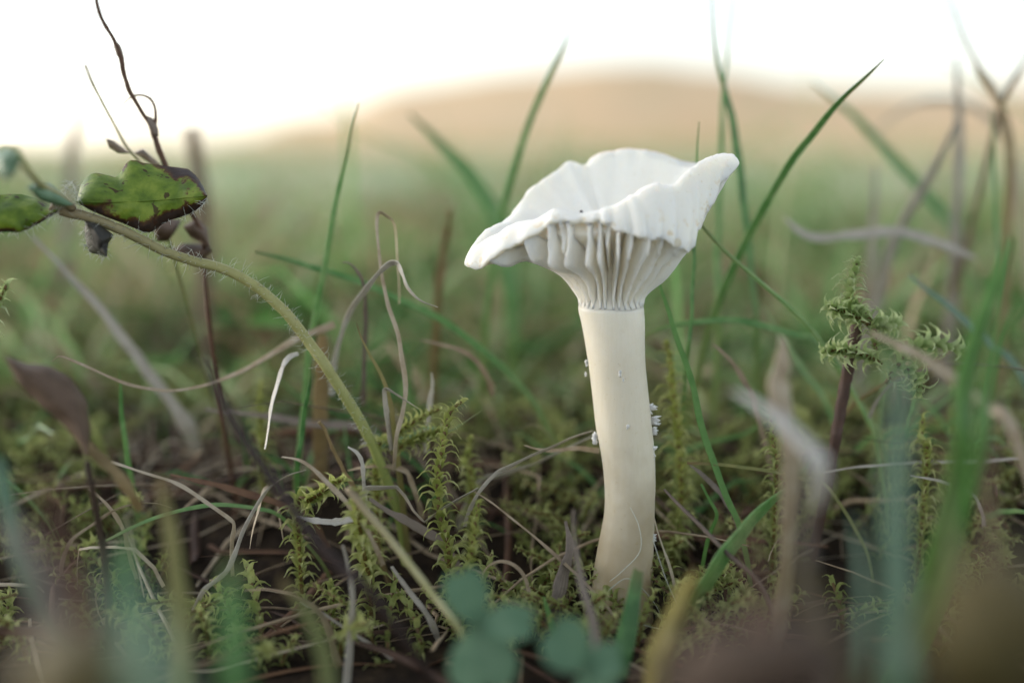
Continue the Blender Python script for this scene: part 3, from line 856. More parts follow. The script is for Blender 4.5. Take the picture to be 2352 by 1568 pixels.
stalk('twig', 'purple-brown thin twig leaning beside the mushroom foot', [(1526, 1124), (1560, 1160), (1610, 1208), (1670, 1270), (1745, 1340)], [6, 10, 11, 12, 12], (-4, -14), M['straw_mauve'], 'twig', tone=0.3)
blade('straw', 'straight pale straw leaning at the mushroom foot', [(1504, 1190), (1518, 1240), (1535, 1295), (1548, 1342), (1556, 1380)], [8, 12, 13, 13], (-4, -6), S, 'straw', tone=0.95)
stalk('twig', 'yellow-brown crooked twig standing behind the star moss', [(733, 968), (746, 985), (758, 1015), (775, 1050), (792, 1085), (812, 1120)], [8, 7, 10, 12, 12], (0, 2), M['straw_ochre'], 'twig', tone=0.25, bumpy=0.5)
blade('straw', 'short pale straw stub lying below the smooth stalk', [(898, 1300), (922, 1332), (948, 1366), (972, 1398)], [11, 14, 15, 14], (-8, -10), SP_, 'straw', tone=0.3)
blade('dead_grass_shoot', 'wrinkled mauve-brown dead blade lying beneath the zigzag straw', [(850, 1145), (890, 1172), (935, 1195), (980, 1222), (1015, 1250)], [8, 20, 24, 22, 16], (-1, 2), SM, 'dry grass', tone=0.95)
blade('dead_grass_shoot', 'mauve dead leaf strip leaning by the light green blade', [(1584, 1066), (1608, 1085), (1640, 1118), (1668, 1152), (1690, 1195)], [6, 14, 16, 13, 10], (1, 3), SM, 'dry grass', tone=0.85)
blade('dead_grass_shoot', 'tan dead strip beside the dark hollow behind the stalk', [(1640, 790), (1665, 812), (1690, 842), (1715, 885), (1735, 930)], [8, 15, 16, 15], (8, 12), S, 'dry grass', tone=0.6)
blade('straw', 'white blurred straw end in front of the dark hollow', [(1690, 895), (1740, 925), (1795, 970), (1850, 1020), (1880, 1060)], [34, 58, 60, 56, 40], (-42, -50), SP_, 'straw', tone=0.9)
blade('dead_grass_shoot', 'blurred tan dead leaf tip above the white straw end', [(1795, 772), (1800, 820), (1790, 880), (1800, 960), (1815, 1060)], [24, 62, 58, 44, 40], (-26, -32), S, 'dry grass', tone=0.75)
blade('dead_grass_shoot', 'pinkish blurred straw lying across the dark dead stem', [(2000, 762), (2060, 790), (2120, 822), (2190, 870), (2260, 930), (2330, 1000)], [18, 28, 34, 36, 36], (-22, -28), S, 'dry grass', tone=0.75)
blade('straw', 'pale straw lying level behind the blue-green blade', [(1890, 1085), (2000, 1070), (2100, 1062), (2230, 1060), (2350, 1052)], [6, 9, 10, 10, 9], (4, 6), SP_, 'straw', tone=0.3, root=False)
blade('straw', 'short pale straw just below the level straw', [(2090, 1092), (2130, 1100), (2170, 1108), (2230, 1130)], [8, 12, 13, 12], (0, 2), SP_, 'straw', tone=0.2)
blade('straw', 'bright straw curving behind the loose moss side branches', [(2352, 850), (2270, 838), (2200, 836), (2120, 850), (2050, 880)], [8, 12, 12, 11, 10], (8, 10), SP_, 'straw', tone=0.15)
blade('straw', 'yellow straw rising from behind the blue-green blade', [(2190, 800), (2150, 830), (2095, 855), (2030, 880), (1960, 930)], [6, 12, 13, 12, 11], (12, 14), SO, 'straw', tone=0.7)
stalk('dead_stalk', 'dark red-brown dead stem carrying the feathery moss', [(1968, 735), (1962, 780), (1950, 840), (1938, 900), (1925, 970), (1915, 1030)], [26, 28, 28, 26, 26], (4, 6), M['stalk_dark'], 'stem', tone=0.85, bumpy=0.3)
stalk('dead_stalk', 'blurred dark brown stem slanting down across the low straws', [(470, 820), (500, 900), (545, 985), (600, 1065), (660, 1150), (720, 1235), (790, 1310), (840, 1350)], [12, 20, 25, 26, 25, 24, 22], (-30, -34), M['stalk_dark'], 'stem', tone=0.1)
stalk('dead_stalk', 'blurred brown stem standing upright behind the hairy leaf', [(440, 290), (452, 380), (462, 480), (468, 580), (474, 700), (480, 820), (486, 900)], [30, 40, 42, 42, 44, 44], (92, 98), M['straw'], 'stem', tone=0.2)
stalk('dead_stalk', 'faint blurred grey stem rising into the sky behind the wiry stalk', [(240, -30), (215, 100), (190, 220), (165, 340), (160, 460), (150, 600)], [14, 18, 26, 30, 34], (120, 126), M['straw_mauve'], 'stem', tone=0.95)
blade('straw', 'blurred pale straw slanting down under the spotted leaves', [(70, 540), (150, 620), (230, 710), (300, 800), (360, 880), (420, 960)], [10, 22, 30, 32, 30], (24, 28), SP_, 'straw', tone=0.3)
blade('dead_grass_shoot', 'ochre dead blade behind the loop straw', [(738, 770), (740, 830), (738, 890), (735, 960)], [22, 34, 34, 30], (16, 18), SO, 'dry grass', tone=0.5)
blade('dead_grass_shoot', 'tan ochre blade leaning below the brown curled leaf', [(70, 880), (115, 925), (165, 985), (215, 1040), (260, 1080)], [16, 26, 28, 24, 18], (-16, -20), SO, 'straw', tone=0.4)
blade('dead_grass_shoot', 'rusty upright blurred blade beside the drooping cap lobe', [(1035, 480), (1025, 540), (1015, 610), (1005, 700)], [14, 22, 24, 24], (34, 36), M['straw_ochre'], 'dry grass', tone=0.15)
blade('straw', 'short brown straw lying behind the bleached straw loop', [(962, 778), (1010, 790), (1060, 806), (1095, 830)], [8, 15, 15, 14], (12, 14), S, 'straw', tone=0.5)
blade('straw', 'small upright white straw tip behind the moss top', [(990, 856), (992, 885), (988, 920), (984, 960)], [9, 16, 14, 12], (9, 10), SP_, 'straw', tone=0.8)
blade('straw', 'broad mauve blade lying behind the hanging silvery straw', [(470, 940), (560, 950), (650, 962), (740, 974), (830, 982)], [12, 24, 26, 24, 22], (16, 18), SM, 'straw', tone=0.95)
blade('straw', 'curved pale straw tip just past the crooked twig', [(798, 1024), (818, 1038), (830, 1062), (834, 1095)], [10, 13, 10, 9], (-1, 0), SP_, 'straw', tone=0.85)
blade('straw', 'brown arched straw beside the small upright moss', [(800, 1080), (840, 1070), (890, 1070), (930, 1082), (945, 1110)], [8, 13, 15, 14, 12], (4, 5), S, 'straw', tone=0.6)
blade('straw', 'pale bright straw lying under the zigzag straw', [(680, 1185), (720, 1194), (770, 1198), (815, 1190)], [10, 17, 18, 14], (-5, -5), SP_, 'straw', tone=0.7, root=False)
blade('straw', 'mauve blurred straw standing in front of the mushroom foot', [(1318, 1170), (1322, 1250), (1338, 1340), (1360, 1430), (1375, 1540)], [12, 26, 30, 30, 28], (-18, -24), SM, 'straw', tone=0.9)
blade('dead_grass_shoot', 'pinkish broad dead blade standing at the mushroom foot', [(1300, 1195), (1310, 1260), (1290, 1330), (1270, 1400)], [10, 34, 40, 36], (-4, -8), SM, 'dry grass', tone=0.8)

# ------------------------------------------------------------------ hairy herb with arching stem
def mat_spotleaf():
    m, nt, bs, out = mat_new('spotted_leaf')
    al, ac = attr(nt, 'along'), attr(nt, 'across')
    g = ramp(nt, noi(nt, 300, 4), [(0.35, lin('5c7828')), (0.5, lin('7c9634')), (0.65, lin('9aac44'))])
    n = noi(nt, 230, 5, None, 0.65)
    edge = mrange(nt, math_(nt, 'ABSOLUTE', ac), 0.4, 1.0, -0.02, 0.15)
    low = mrange(nt, ac, -0.2, -1.0, 0.0, 0.2)
    tip = mrange(nt, al, 0.5, 1.0, 0.0, 0.32)
    msk = math_(nt, 'ADD', math_(nt, 'ADD', n, edge), math_(nt, 'ADD', tip, low))
    c = mix(nt, mrange(nt, msk, 0.66, 0.72), g, lin('6e4a22'))
    c = mix(nt, mrange(nt, msk, 0.69, 0.80), c, mix(nt, noi(nt, 900, 3), lin('2c211e'), lin('57443a')))
    sp = noi(nt, 620, 2)
    c = mix(nt, mrange(nt, sp, 0.63, 0.67, 0, 0.85), c, lin('4a2c1c'))
    nt.links.new(c, bs.inputs['Base Color'])
    bs.inputs['Roughness'].default_value = 0.5
    bump(nt, bs, noi(nt, 700, 4), 0.4, 0.0006)
    translucent(nt, bs, out, c, 0.4)
    return m
M['spotleaf'] = mat_spotleaf()
M['black_leaf'] = leafmat('withered_black_leaf', ['20201f', '34332f', '4b4a44'], trans=0.1, stripe=0.1)

def outline_leaf(upper, lower, off, mat, name, parent, curl=2.0, cols=16, rows=8, seed=0, depth=None, tone=0.5):
    """Leaf between two traced margins (base->tip); real curvature in depth, own thickness."""
    def smp(line, n):
        L = [0]
        for a, b in zip(line[:-1], line[1:]): L.append(L[-1] + math.dist(a, b))
        out = []
        for k in range(n + 1):
            s = L[-1] * k / n
            i = 0
            while i < len(L) - 2 and L[i + 1] < s: i += 1
            t = (s - L[i]) / max(L[i + 1] - L[i], 1e-9)
            out.append((line[i][0] + (line[i + 1][0] - line[i][0]) * t, line[i][1] + (line[i + 1][1] - line[i][1]) * t))
        return out
    nc = cols * 2
    U, Lw = smp(upper, nc), smp(lower, nc)
    mb = MB()
    side = []
    for lay in (0, 1):
        gridv = []
        for i in range(nc + 1):
            u = i / nc
            col = []
            for j in range(rows + 1):
                v = j / rows
                x = U[i][0] + (Lw[i][0] - U[i][0]) * v; y = U[i][1] + (Lw[i][1] - U[i][1]) * v
                a = (0.5 - v) * 2
                o = prof(list(depth), u) if depth else off
                o += curl * (a * a) * 1.0 - curl * 0.5 + 0.9 * noise.noise(Vector((u * 3.5 + seed, v * 3, seed))) + 0.35 * math.sin(u * 26 + abs(a) * 5) * abs(a)
                o += a * 1.6
                col.append(mb.add(P(x, y, o + 0.18 * lay), u, a, tone))
            gridv.append(col)
        side.append(gridv)
    A, B = side
    for i in range(nc):
        for j in range(rows):
            mb.f.append((A[i][j], A[i][j + 1], A[i + 1][j + 1], A[i + 1][j]))
            mb.f.append((B[i][j], B[i + 1][j], B[i + 1][j + 1], B[i][j + 1]))
        mb.f.append((A[i][0], A[i + 1][0], B[i + 1][0], B[i][0]))
        mb.f.append((A[i][rows], B[i][rows], B[i + 1][rows], A[i + 1][rows]))
    return part(mb, name, mat, parent) if parent else mb

hp = [(862, 1035), (845, 1000), (815, 945), (780, 890), (745, 835), (705, 780), (660, 722), (610, 675), (560, 640), (505, 615), (440, 598), (380, 578), (320, 548), (260, 520), (200, 498), (150, 485), (118, 470)]
ho = [4, 3, 2, 1, 0, 0, -1, -1.5, -2, -2, -2.5, -3, -4, -5, -6, -7, -8]
hpts = [P(x, y, o) for (x, y), o in zip(hp, ho)]
gb = hpts[0] + Vector((0.004, 0.004, 0)); gb.z = gz(gb.x, gb.y) - 0.002
hpts = [gb, gb.lerp(hpts[0], 0.5) + Vector((0.001, 0, 0))] + hpts
herb = thing('hairy_herb', 'hairy arching plant stem ending in a spotted green and brown leaf', 'plant', gb)
hs_ = spline(hpts, 6)
mb = MB()
mb.tube(hs_, [px2m(w, 0) / 2 for w in (23, 24, 25, 25, 24, 23, 22, 22, 23, 27)], 12, 0.45, 0.08)
hstem = part(mb, 'stem', M['hairystem'], herb)
mb = MB()
rr = random.Random(4)
for k in range(420):
    i = rr.randrange(14, len(hs_) - 2)
    t = (hs_[i + 1] - hs_[i]).normalized()
    p = hs_[i].lerp(hs_[i + 1], rr.random())
    a = t.orthogonal().normalized()
    d = Quaternion(t, rr.uniform(0, 6.283)) @ a
    r0 = px2m(12, 0); ln = rr.uniform(0.0006, 0.0020) * (0.6 + 0.7 * (i / len(hs_)))
    d2 = (d + t * rr.uniform(-0.5, 0.9)).normalized()
    p0 = p + d * r0 * 0.9
    mb.tube([p0, p0 + d2 * ln * 0.55, p0 + d2 * ln + Vector((rr.uniform(-1, 1), rr.uniform(-1, 1), rr.uniform(-1, 1))) * ln * 0.25], [0.00004, 0.00003, 0.00001], 3, rr.random())
o = part(mb, 'hairs', M['hair'], herb); o.parent = hstem; o['kind'] = 'stuff'
UPL = [(176, 464), (184, 428), (196, 408), (216, 396), (246, 402), (266, 408), (276, 398), (288, 376), (303, 366), (335, 375), (372, 380), (405, 384), (432, 388), (452, 405), (468, 430), (476, 450)]
LOL = [(176, 464), (205, 482), (242, 498), (280, 512), (308, 524), (332, 535), (350, 533), (372, 516), (392, 505), (412, 500), (430, 494), (446, 486), (462, 474), (472, 462), (476, 450)]
leaf1 = outline_leaf(UPL, LOL, -5, M['spotleaf'], 'leaf', herb, 2.5, 18, 10, 3, depth=(-6, -5, -3, -2, -3))
leaf1['label'] = 'large spotted green leaf with browned margin'
UPL2 = [(140, 478), (110, 470), (80, 455), (50, 446), (20, 446), (-30, 450), (-70, 470)]
LOL2 = [(140, 478), (120, 496), (95, 510), (70, 524), (45, 534), (20, 532), (-20, 535), (-70, 505)]
leaf2 = outline_leaf(UPL2, LOL2, -9, M['spotleaf'], 'leaf', herb, 2.0, 14, 8, 8, depth=(-7, -8, -10, -12))
leaf2['label'] = 'smaller browned leaf opposite the large one'
leaf3 = outline_leaf([(196, 508), (194, 530), (198, 560), (206, 580), (246, 590)], [(196, 508), (225, 512), (262, 540), (248, 560), (246, 590)], -6, M['black_leaf'], 'leaf', herb, 4.0, 8, 6, 12)
leaf3['label'] = 'withered black hanging leaf'
leaf4 = outline_leaf([(170, 470), (140, 440), (115, 420), (85, 418), (60, 430)], [(170, 470), (150, 475), (120, 470), (90, 462), (60, 430)], -20, M['clover'], 'leaf', herb, 3.0, 8, 6, 20, depth=(-8, -16, -22), tone=0.9)
leaf4['label'] = 'blurred grey-green young leaf'
# midrib and side veins on the big leaf, fringe hairs on leaf margins
mb = MB()
mid = [((UPL[0][0] + (476 - 176) * t), 464 - 16 * t + 6 * math.sin(t * 3)) for t in [k / 8 for k in range(9)]]
mb.tube(spline([P(x, y, prof([-6, -5, -3, -2, -3], k / 8) - 1.5) for k, (x, y) in enumerate(mid)], 3), [0.00016, 0.00013, 0.0001, 0.00006], 6, 0.2)
o = part(mb, 'midrib', M['spotleaf'], herb); o.parent = leaf1
mb = MB()
for (ln_, n_, o0) in ((LOL2, 70, -9), (LOL, 50, -4), ([(196, 508), (194, 530), (198, 560), (206, 580), (246, 590), (262, 545)], 60, -6.5), ([(150, 478), (150, 440), (165, 415), (175, 440), (180, 465)], 90, -7)):
    for k in range(n_):
        i = rr.randrange(len(ln_) - 1); t = rr.random()
        x = ln_[i][0] + (ln_[i + 1][0] - ln_[i][0]) * t; y = ln_[i][1] + (ln_[i + 1][1] - ln_[i][1]) * t
        p0 = P(x, y, o0 + rr.uniform(-1, 1))
        d2 = Vector((rr.uniform(-1, 0.6), rr.uniform(-0.6, 0.4), rr.uniform(-1, 0.7))).normalized() * rr.uniform(0.0006, 0.0015)
        mb.tube([p0, p0 + d2 * 0.6, p0 + d2 + Vector((0, 0, -0.0001))], [0.00004, 0.00003, 0.00001], 3, rr.random())
o = part(mb, 'hairs', M['hair'], herb); o.parent = leaf2; o['kind'] = 'stuff'

# dead wiry stalk behind the leaf
wpx = [(216, -20), (232, 40), (262, 92), (276, 130), (284, 165), (296, 205), (318, 245), (338, 275), (352, 305), (366, 345), (385, 390), (410, 440), (440, 490), (465, 540), (470, 620), (478, 720)]
wpts = [P(x, y, o) for (x, y), o in zip(wpx, offs((2, 6, 10), len(wpx)))]
wpts = to_ground(wpts)
wire = thing('wiry_stalk', 'wiry brown dead stalk with swollen joints against the white sky', 'stalk', wpts[-1])
mb = MB()
mb.tube(spline(wpts, 5), [px2m(w, 6) / 2 for w in (7, 8, 11, 10, 9, 13, 13, 11, 10, 12, 12)], 8, 0.35, 0.4)
wst = part(mb, 'stem', M['straw_brown'], wire)
for nm, px, w in (('joint', [(262, 90), (268, 105), (276, 125), (281, 140)], (5, 13, 16, 8)), ('joint', [(332, 266), (345, 278), (355, 296), (360, 312)], (6, 18, 18, 8))):
    mb = MB(); mb.tube(spline([P(x, y, 4 if y < 200 else 6) for x, y in px], 4), [px2m(k, 5) / 2 for k in w], 8, 0.6, 0.5)
    part(mb, nm, M['straw_mauve'], wire)
mb = MB(); mb.tube(spline([P(x, y, 6) for x, y in [(353, 300), (358, 268), (352, 236), (335, 221), (312, 219), (290, 232), (275, 255)]], 5), [px2m(k, 6) / 2 for k in (9, 8, 7, 6, 5, 3, 2)], 6, 0.3, 0.3)
part(mb, 'tendril', M['straw_brown'], wire)
for U_, L_ in (([(243, 317), (262, 322), (285, 340), (300, 352)], [(243, 317), (250, 338), (272, 352), (300, 352)]), ([(308, 350), (328, 340), (350, 360), (372, 380)], [(308, 350), (325, 362), (348, 378), (372, 380)])):
    outline_leaf(U_, L_, 7, M['straw'], 'leaf', wire, 1.2, 5, 4, 2, tone=0.25)
for U_, L_ in (([(350, 520), (385, 500), (420, 505), (400, 535)], [(350, 520), (360, 555), (385, 555), (400, 535)]), ([(392, 575), (420, 558), (460, 560), (490, 575)], [(392, 575), (410, 598), (450, 612), (490, 575)]), ([(420, 520), (450, 500), (478, 525), (486, 575)], [(420, 520), (438, 545), (460, 555), (486, 575)])):
    o = outline_leaf(U_, L_, 9, M['dead_leaf'], 'leaf', wire, 3.5, 6, 5, 6, tone=0.95)
stalk('bristle', 'thin stiff olive bristle sticking up beside the wiry stalk', [(195, 150), (215, 195), (240, 245), (265, 290), (290, 335), (318, 368), (350, 420), (380, 520)], [4, 6, 6, 6, 7, 7], (5, 12), M['grass_yellow'], 'stem', tone=0.2)
o = outline_leaf([(38, 345), (10, 340), (-25, 355), (-20, 395), (15, 415)], [(38, 345), (48, 365), (42, 390), (30, 405), (15, 415)], -30, M['clover'], 'leaf', herb, 3, 7, 6, 31, tone=0.95)
o['label'] = 'blurred grey-green folded leaf on a thin bent stalk'
mb = MB()
mb.tube(spline([P(38, 348, -29), P(58, 385, -26), P(90, 420, -20), P(135, 450, -12), P(165, 478, -7.5)], 6), [0.0003, 0.0004, 0.0005, 0.0006], 8, 0.7)
part(mb, 'petiole', M['hairystem'], herb)

# ------------------------------------------------------------------ moss shoots
def moss_leaf(seed, ln=1.0):
    rr = random.Random(seed)
    mb = MB()
    prof_ = [(0.0, 0.0, 0.44), (0.28, 0.26, 0.50), (0.58, 0.38, 0.36), (0.86, 0.28, 0.17), (1.05, 0.02 + rr.uniform(-0.1, 0.1), 0.05), (1.12, -0.22 + rr.uniform(-0.1, 0.15), 0.0)]
    rows = []
    for i, (o, z, w) in enumerate(prof_):
        u = i / 5
        rows.append([mb.add((o * ln, -w / 2, z + 0.05), u, -1, rr.random() * 0 + 0.35 + 0.5 * u), mb.add((o * ln, 0, z - 0.03), u, 0, 0.3 + 0.5 * u), mb.add((o * ln, w / 2, z + 0.05), u, 1, 0.35 + 0.5 * u)])
    for a, b in zip(rows[:-1], rows[1:]):
        for k in range(2): mb.f.append((a[k], a[k + 1], b[k + 1], b[k]))
    return mb
ML = [moss_leaf(s) for s in range(4)]
def mesh_of(mb, mat):
    o = mb.build('leaf', mat, link=False); me = o.data; bpy.data.objects.remove(o); return me
ML_ME = [mesh_of(m_, M['moss']) for m_ in ML]
ML_MG = [mesh_of(m_, M['moss_green']) for m_ in ML]
ML_MD = [mesh_of(m_, M['moss_dark']) for m_ in ML]

def moss_frames(sp, n, size, rr, dense_tip=True):
    """leaf frames along a shoot axis: (matrix, position on axis)"""
    out = []
    cum = [0.0]
    for a_, b_ in zip(sp[:-1], sp[1:]): cum.append(cum[-1] + (b_ - a_).length)
    i = 0
    for k in range(n):
        u = k / n
        s = (u ** 0.9) * cum[-1]
        while i < len(cum) - 2 and cum[i + 1] < s: i += 1
        p = sp[i].lerp(sp[i + 1], (s - cum[i]) / max(cum[i + 1] - cum[i], 1e-9))
        t = (sp[i + 1] - sp[i]).normalized()
        a = Quaternion(t, k * 2.3999 + rr.uniform(-0.3, 0.3)) @ t.orthogonal().normalized()
        b = t.cross(a)
        lift = 0.15 + 0.75 * max(0, (u - 0.75) / 0.25)
        x = (a * math.cos(lift) + t * math.sin(lift)); z = (t * math.cos(lift) - a * math.sin(lift))
        sz = size * (0.75 + 0.35 * math.sin(math.pi * min(1, u * 0.9 + 0.1))) * rr.uniform(0.85, 1.15)
        if u > 0.92: sz *= 0.8
        mt = Matrix(((x.x, b.x, z.x, p.x), (x.y, b.y, z.y, p.y), (x.z, b.z, z.z, p.z), (0, 0, 0, 1))) @ Matrix.Diagonal((sz, sz, sz, 1))
        out.append((mt, u))
    return out

def moss_shoot(label, axes, size, dark=False, individual=True, per_mm=4.8, seed=1, group='moss shoots between the straws', rooted=True):
    """axes: list of (pixels base->tip, offsets); first one is rooted in the ground."""
    rr = random.Random(seed); size *= 1.3
    first = [P(x, y, o) for (x, y), o in zip(axes[0][0], offs(axes[0][1], len(axes[0][0])))]
    g0 = first[0].copy()
    if rooted: g0.z = gz(g0.x, g0.y) - 0.001
    root = thing('moss_shoot', label, 'moss', g0, group)
    for ai, (px, of) in enumerate(axes):
        pts = [P(x, y, o) for (x, y), o in zip(px, offs(of, len(px)))]
        full = pts
        if ai == 0 and pts[0].z - g0.z > 0.002:
            full = [g0] + pts
        mb = MB(); mb.tube(spline(full, 6), [size * 0.13, size * 0.12, size * 0.09], 6, 0.5)
        st = part(mb, 'stem', M['moss_stem'], root)
        sp = spline(full, 8)
        L = sum((b - a).length for a, b in zip(sp[:-1], sp[1:]))
        n = int(L * 1000 * per_mm / (size * 1000) * 1.25) + 8
        fr = moss_frames(sp, n, size, rr)
        inv = Matrix.Translation(-root.matrix_basis.translation)
        if individual:
            for mt, u in fr:
                lf = bpy.data.objects.new('leaf', (ML_MG if dark == 'bright' else ML_MD if dark else ML_ME)[rr.randrange(4)])
                lf.parent = root; lf.matrix_basis = inv @ mt
                COL.objects.link(lf)
        else:
            mb = MB()
            for mt, u in fr: add_leaf(mb, mt, rr, 0.2 + 0.3 * u)
            o = part(mb, 'leaves', M['moss_dark'] if dark else M['moss'], root); o['kind'] = 'stuff'
    return root
def add_leaf(mb, mt, rr, tn):
    src = ML[rr.randrange(4)]
    b = len(mb.v)
    for v, al, ac, rn in zip(src.v, src.al, src.ac, src.rn):
        mb.add(mt @ Vector(v), al, ac, min(1, rn * 0.6 + tn * 0.6))
    for f in src.f: mb.f.append(tuple(b + i for i in f))

moss_shoot('upright squarrose moss shoot with bushy top behind the zigzag straw', [([(1030, 1265), (1012, 1190), (1005, 1120), (1012, 1050), (1022, 990), (1035, 945), (1060, 922)], (-4, -3))], 0.0019, seed=2)
moss_shoot('small pale moss shoot standing beside the tall squarrose one', [([(1055, 1350), (1078, 1290), (1088, 1230), (1094, 1180), (1100, 1155)], (-9, -8))], 0.0017, seed=3)
moss_shoot('feathery moss branches reaching from the tall squarrose shoot to the hairy stem', [([(865, 1048), (900, 1005), (940, 975), (985, 950), (1010, 940)], (6, 4)), ([(900, 1040), (940, 1015), (980, 1000), (1010, 990)], (6, 5))], 0.0017, seed=4)
moss_shoot('star-tipped moss shoot lying at the crooked twig', [([(685, 1165), (710, 1150), (740, 1130), (765, 1112), (788, 1102)], (-1, -6))], 0.0018, seed=5)
moss_shoot('round blurred moss tip on a drooping shoot at the smooth stalk', [([(850, 1340), (838, 1280), (828, 1220), (822, 1170), (820, 1128)], (-4, -14))], 0.0020, seed=6)
moss_shoot('feathery bright moss on the dark dead stem', [([(2010, 810), (2010, 770), (1998, 735), (1975, 710), (1955, 690), (1952, 660), (1962, 625), (1970, 600)], (2, 1)),
            ([(1990, 742), (1955, 722), (1925, 712), (1905, 704)], (1, -1)), ([(1990, 745), (2015, 742), (2040, 745), (2055, 742)], (2, 3)),
            ([(2025, 835), (1985, 815), (1940, 806), (1895, 806)], (2, 0))], 0.0018, seed=7, per_mm=7.0, rooted=False, dark='bright')
moss_shoot('loose moss side branches beside the dark dead stem', [([(2035, 880), (2060, 840), (2095, 800), (2140, 785), (2185, 795), (2222, 800)], (2, 4)), ([(2060, 835), (2085, 850), (2105, 870), (2110, 900)], (2, 0))], 0.0018, seed=8, dark='bright', rooted=False)
moss_shoot('tall yellowish moss shoot standing behind the light green blade', [([(1565, 1120), (1560, 1040), (1555, 960), (1545, 890), (1540, 830), (1532, 790)], (11, 12))], 0.0020, seed=9, dark=False)
moss_shoot('dark little moss shoot in the hollow behind the white straw', [([(1785, 1075), (1778, 1030), (1775, 990), (1772, 955)], (3, 4))], 0.0017, dark=True, seed=10)
moss_shoot('pale moss tip standing alone below the spotted leaves', [([(-120, 960), (-80, 860), (-40, 760), (-8, 700), (15, 655)], (-3, -7))], 0.0022, seed=11, dark='bright')
rr = random.Random(21)
for i, (x, y, of, lab) in enumerate([(960, 1490, -12, 'dark moss shoot low behind the three-leaved clover'), (870, 1530, -14, 'dark moss shoot beside the wide pale straw foot'), (760, 1340, -4, 'dark moss shoot under the elbow straw'),
                                     (1130, 1370, -10, 'thin moss shoot inside the curled straw hoop'), (600, 880, 18, 'yellow moss shoot behind the silvery hanging straw'), (1560, 1180, 8, 'dark moss shoot at the foot of the light green blade'),
                                     (1080, 1010, 10, 'soft moss shoot behind the bushy moss top'), (2120, 960, 4, 'loose moss shoot behind the blue-green blade')]):
    moss_shoot(lab, [([(x + rr.uniform(-15, 15), y + 90), (x + rr.uniform(-8, 8), y + 50), (x, y)], (of, of + 1))], 0.0017, dark='dark' in lab, seed=30 + i)

# ------------------------------------------------------------------ foreground leaves
def leaflet(mb, c, ax, sd, up_, L, W, notch=0.18, cup=0.2, rn=0.5):
    """obcordate clover leaflet from its base c along ax"""
    NU, NV = 10, 8
    gridv = []
    for i in range(NU + 1):
        u = i / NU
        row = []
        for j in range(NV + 1):
            a = -1 + 2 * j / NV
            w = W * 0.5 * (math.sin(math.pi * min(1, u * 0.62 + 0.02)) ** 0.8)
            endc = L * (1 - notch * (1 - abs(a)) ** 1.5 - 0.28 * abs(a) ** 3)
            p = c + ax * (endc * u) + sd * (w * a) + up_ * (cup * W * a * a * 0.5 - 0.12 * L * u * u)
            row.append(mb.add(p, u, a, rn))
        gridv.append(row)
    for i in range(NU):
        for j in range(NV):
            mb.f.append((gridv[i][j], gridv[i][j + 1], gridv[i + 1][j + 1], gridv[i + 1][j]))

def clover(label, px, py, off, leaves, seed, size):
    c = P(px, py, off)
    g0 = Vector((c.x + 0.004, c.y + 0.006, 0)); g0.z = gz(g0.x, g0.y) - 0.001
    root = thing('clover', label, 'clover', g0, None)
    mb = MB(); mb.tube(spline([g0, g0.lerp(c, 0.5) + Vector((0.001, 0, 0)), c], 6), [0.0005, 0.00045, 0.0004], 7, 0.6)
    part(mb, 'petiole', M['hairystem'], root)
    for k, (ang_, dep, L, W) in enumerate(leaves):
        ax = (RIGHT * math.cos(R(ang_)) + UP * math.sin(R(ang_)) - FWD * dep).normalized()
        nrm = (UP * 0.5 - FWD * 0.8); sd = ax.cross(nrm).normalized(); up_ = sd.cross(ax)
        mb = MB(); leaflet(mb, c, ax, sd, up_, L * size, W * size, rn=0.4 + 0.15 * k)
        part(mb, 'leaflet', M['clover'], root)
    return root
clover('blurred blue-green clover with three rounded leaflets by the mushroom foot', 1095, 1432, -38, [(108, 0.1, 1.0, 0.72), (8, 0.3, 1.05, 0.62), (-80, 0.3, 1.15, 1.1)], 1, 0.0068)
clover('small blurred clover half hidden beside the green spike', 1345, 1530, -40, [(130, 0.2, 1.1, 1.0), (20, 0.3, 0.8, 0.7), (-70, 0.3, 0.9, 0.8)], 2, 0.0058)

def lone_leaf(name, label, U_, L_, off, mat, cat, curl=3, seed=1, tone=0.5, rows=8, group=None):
    mb = outline_leaf(U_, L_, off, mat, name, None, curl, 12, rows, seed, None, tone)
    zs = min(mb.v, key=lambda v: v[2])
    b = Vector(zs)
    g = Vector((b.x, b.y + 0.002, 0)); g.z = gz(g.x, g.y) - 0.001
    root = thing(name, label, cat, g, group)
    part(mb, 'leaf_blade', mat, root)
    mbs = MB(); mbs.tube(spline([g, g.lerp(b, 0.5) + Vector((0.0008, 0, 0)), b], 4), [0.0006, 0.0005, 0.0004], 6, 0.4)
    part(mbs, 'leaf_stalk', M['dead_leaf'], root)
    return root
lone_leaf('withered_leaf', 'brown withered leaf curling beside the ochre blade', [(10, 815), (60, 835), (110, 838), (160, 865), (200, 920), (208, 985), (200, 1060)], [(10, 815), (40, 880), (90, 930), (140, 970), (170, 1000), (190, 1030), (200, 1060)], -22, M['dead_leaf'], 'leaf', 3, 3, 0.9)
lone_leaf('yellow_leaf', 'yellowing blurred leaf standing beside the mushroom foot', [(1600, 1300), (1560, 1340), (1520, 1420), (1480, 1500), (1470, 1620)], [(1600, 1300), (1600, 1360), (1570, 1440), (1540, 1520), (1530, 1620)], -36, M['yellow_leaf'], 'leaf', 3, 4, 0.3)
lone_leaf('dead_leaf', 'large blurred brown dead leaf in front of the folded green blade', [(1640, 1520), (1700, 1450), (1780, 1420), (1870, 1410), (1950, 1450), (2000, 1520)], [(1640, 1520), (1660, 1570), (1740, 1590), (1850, 1600), (1950, 1590), (2000, 1520)], -92, M['dead_leaf'], 'leaf', 5, 5, 0.45)
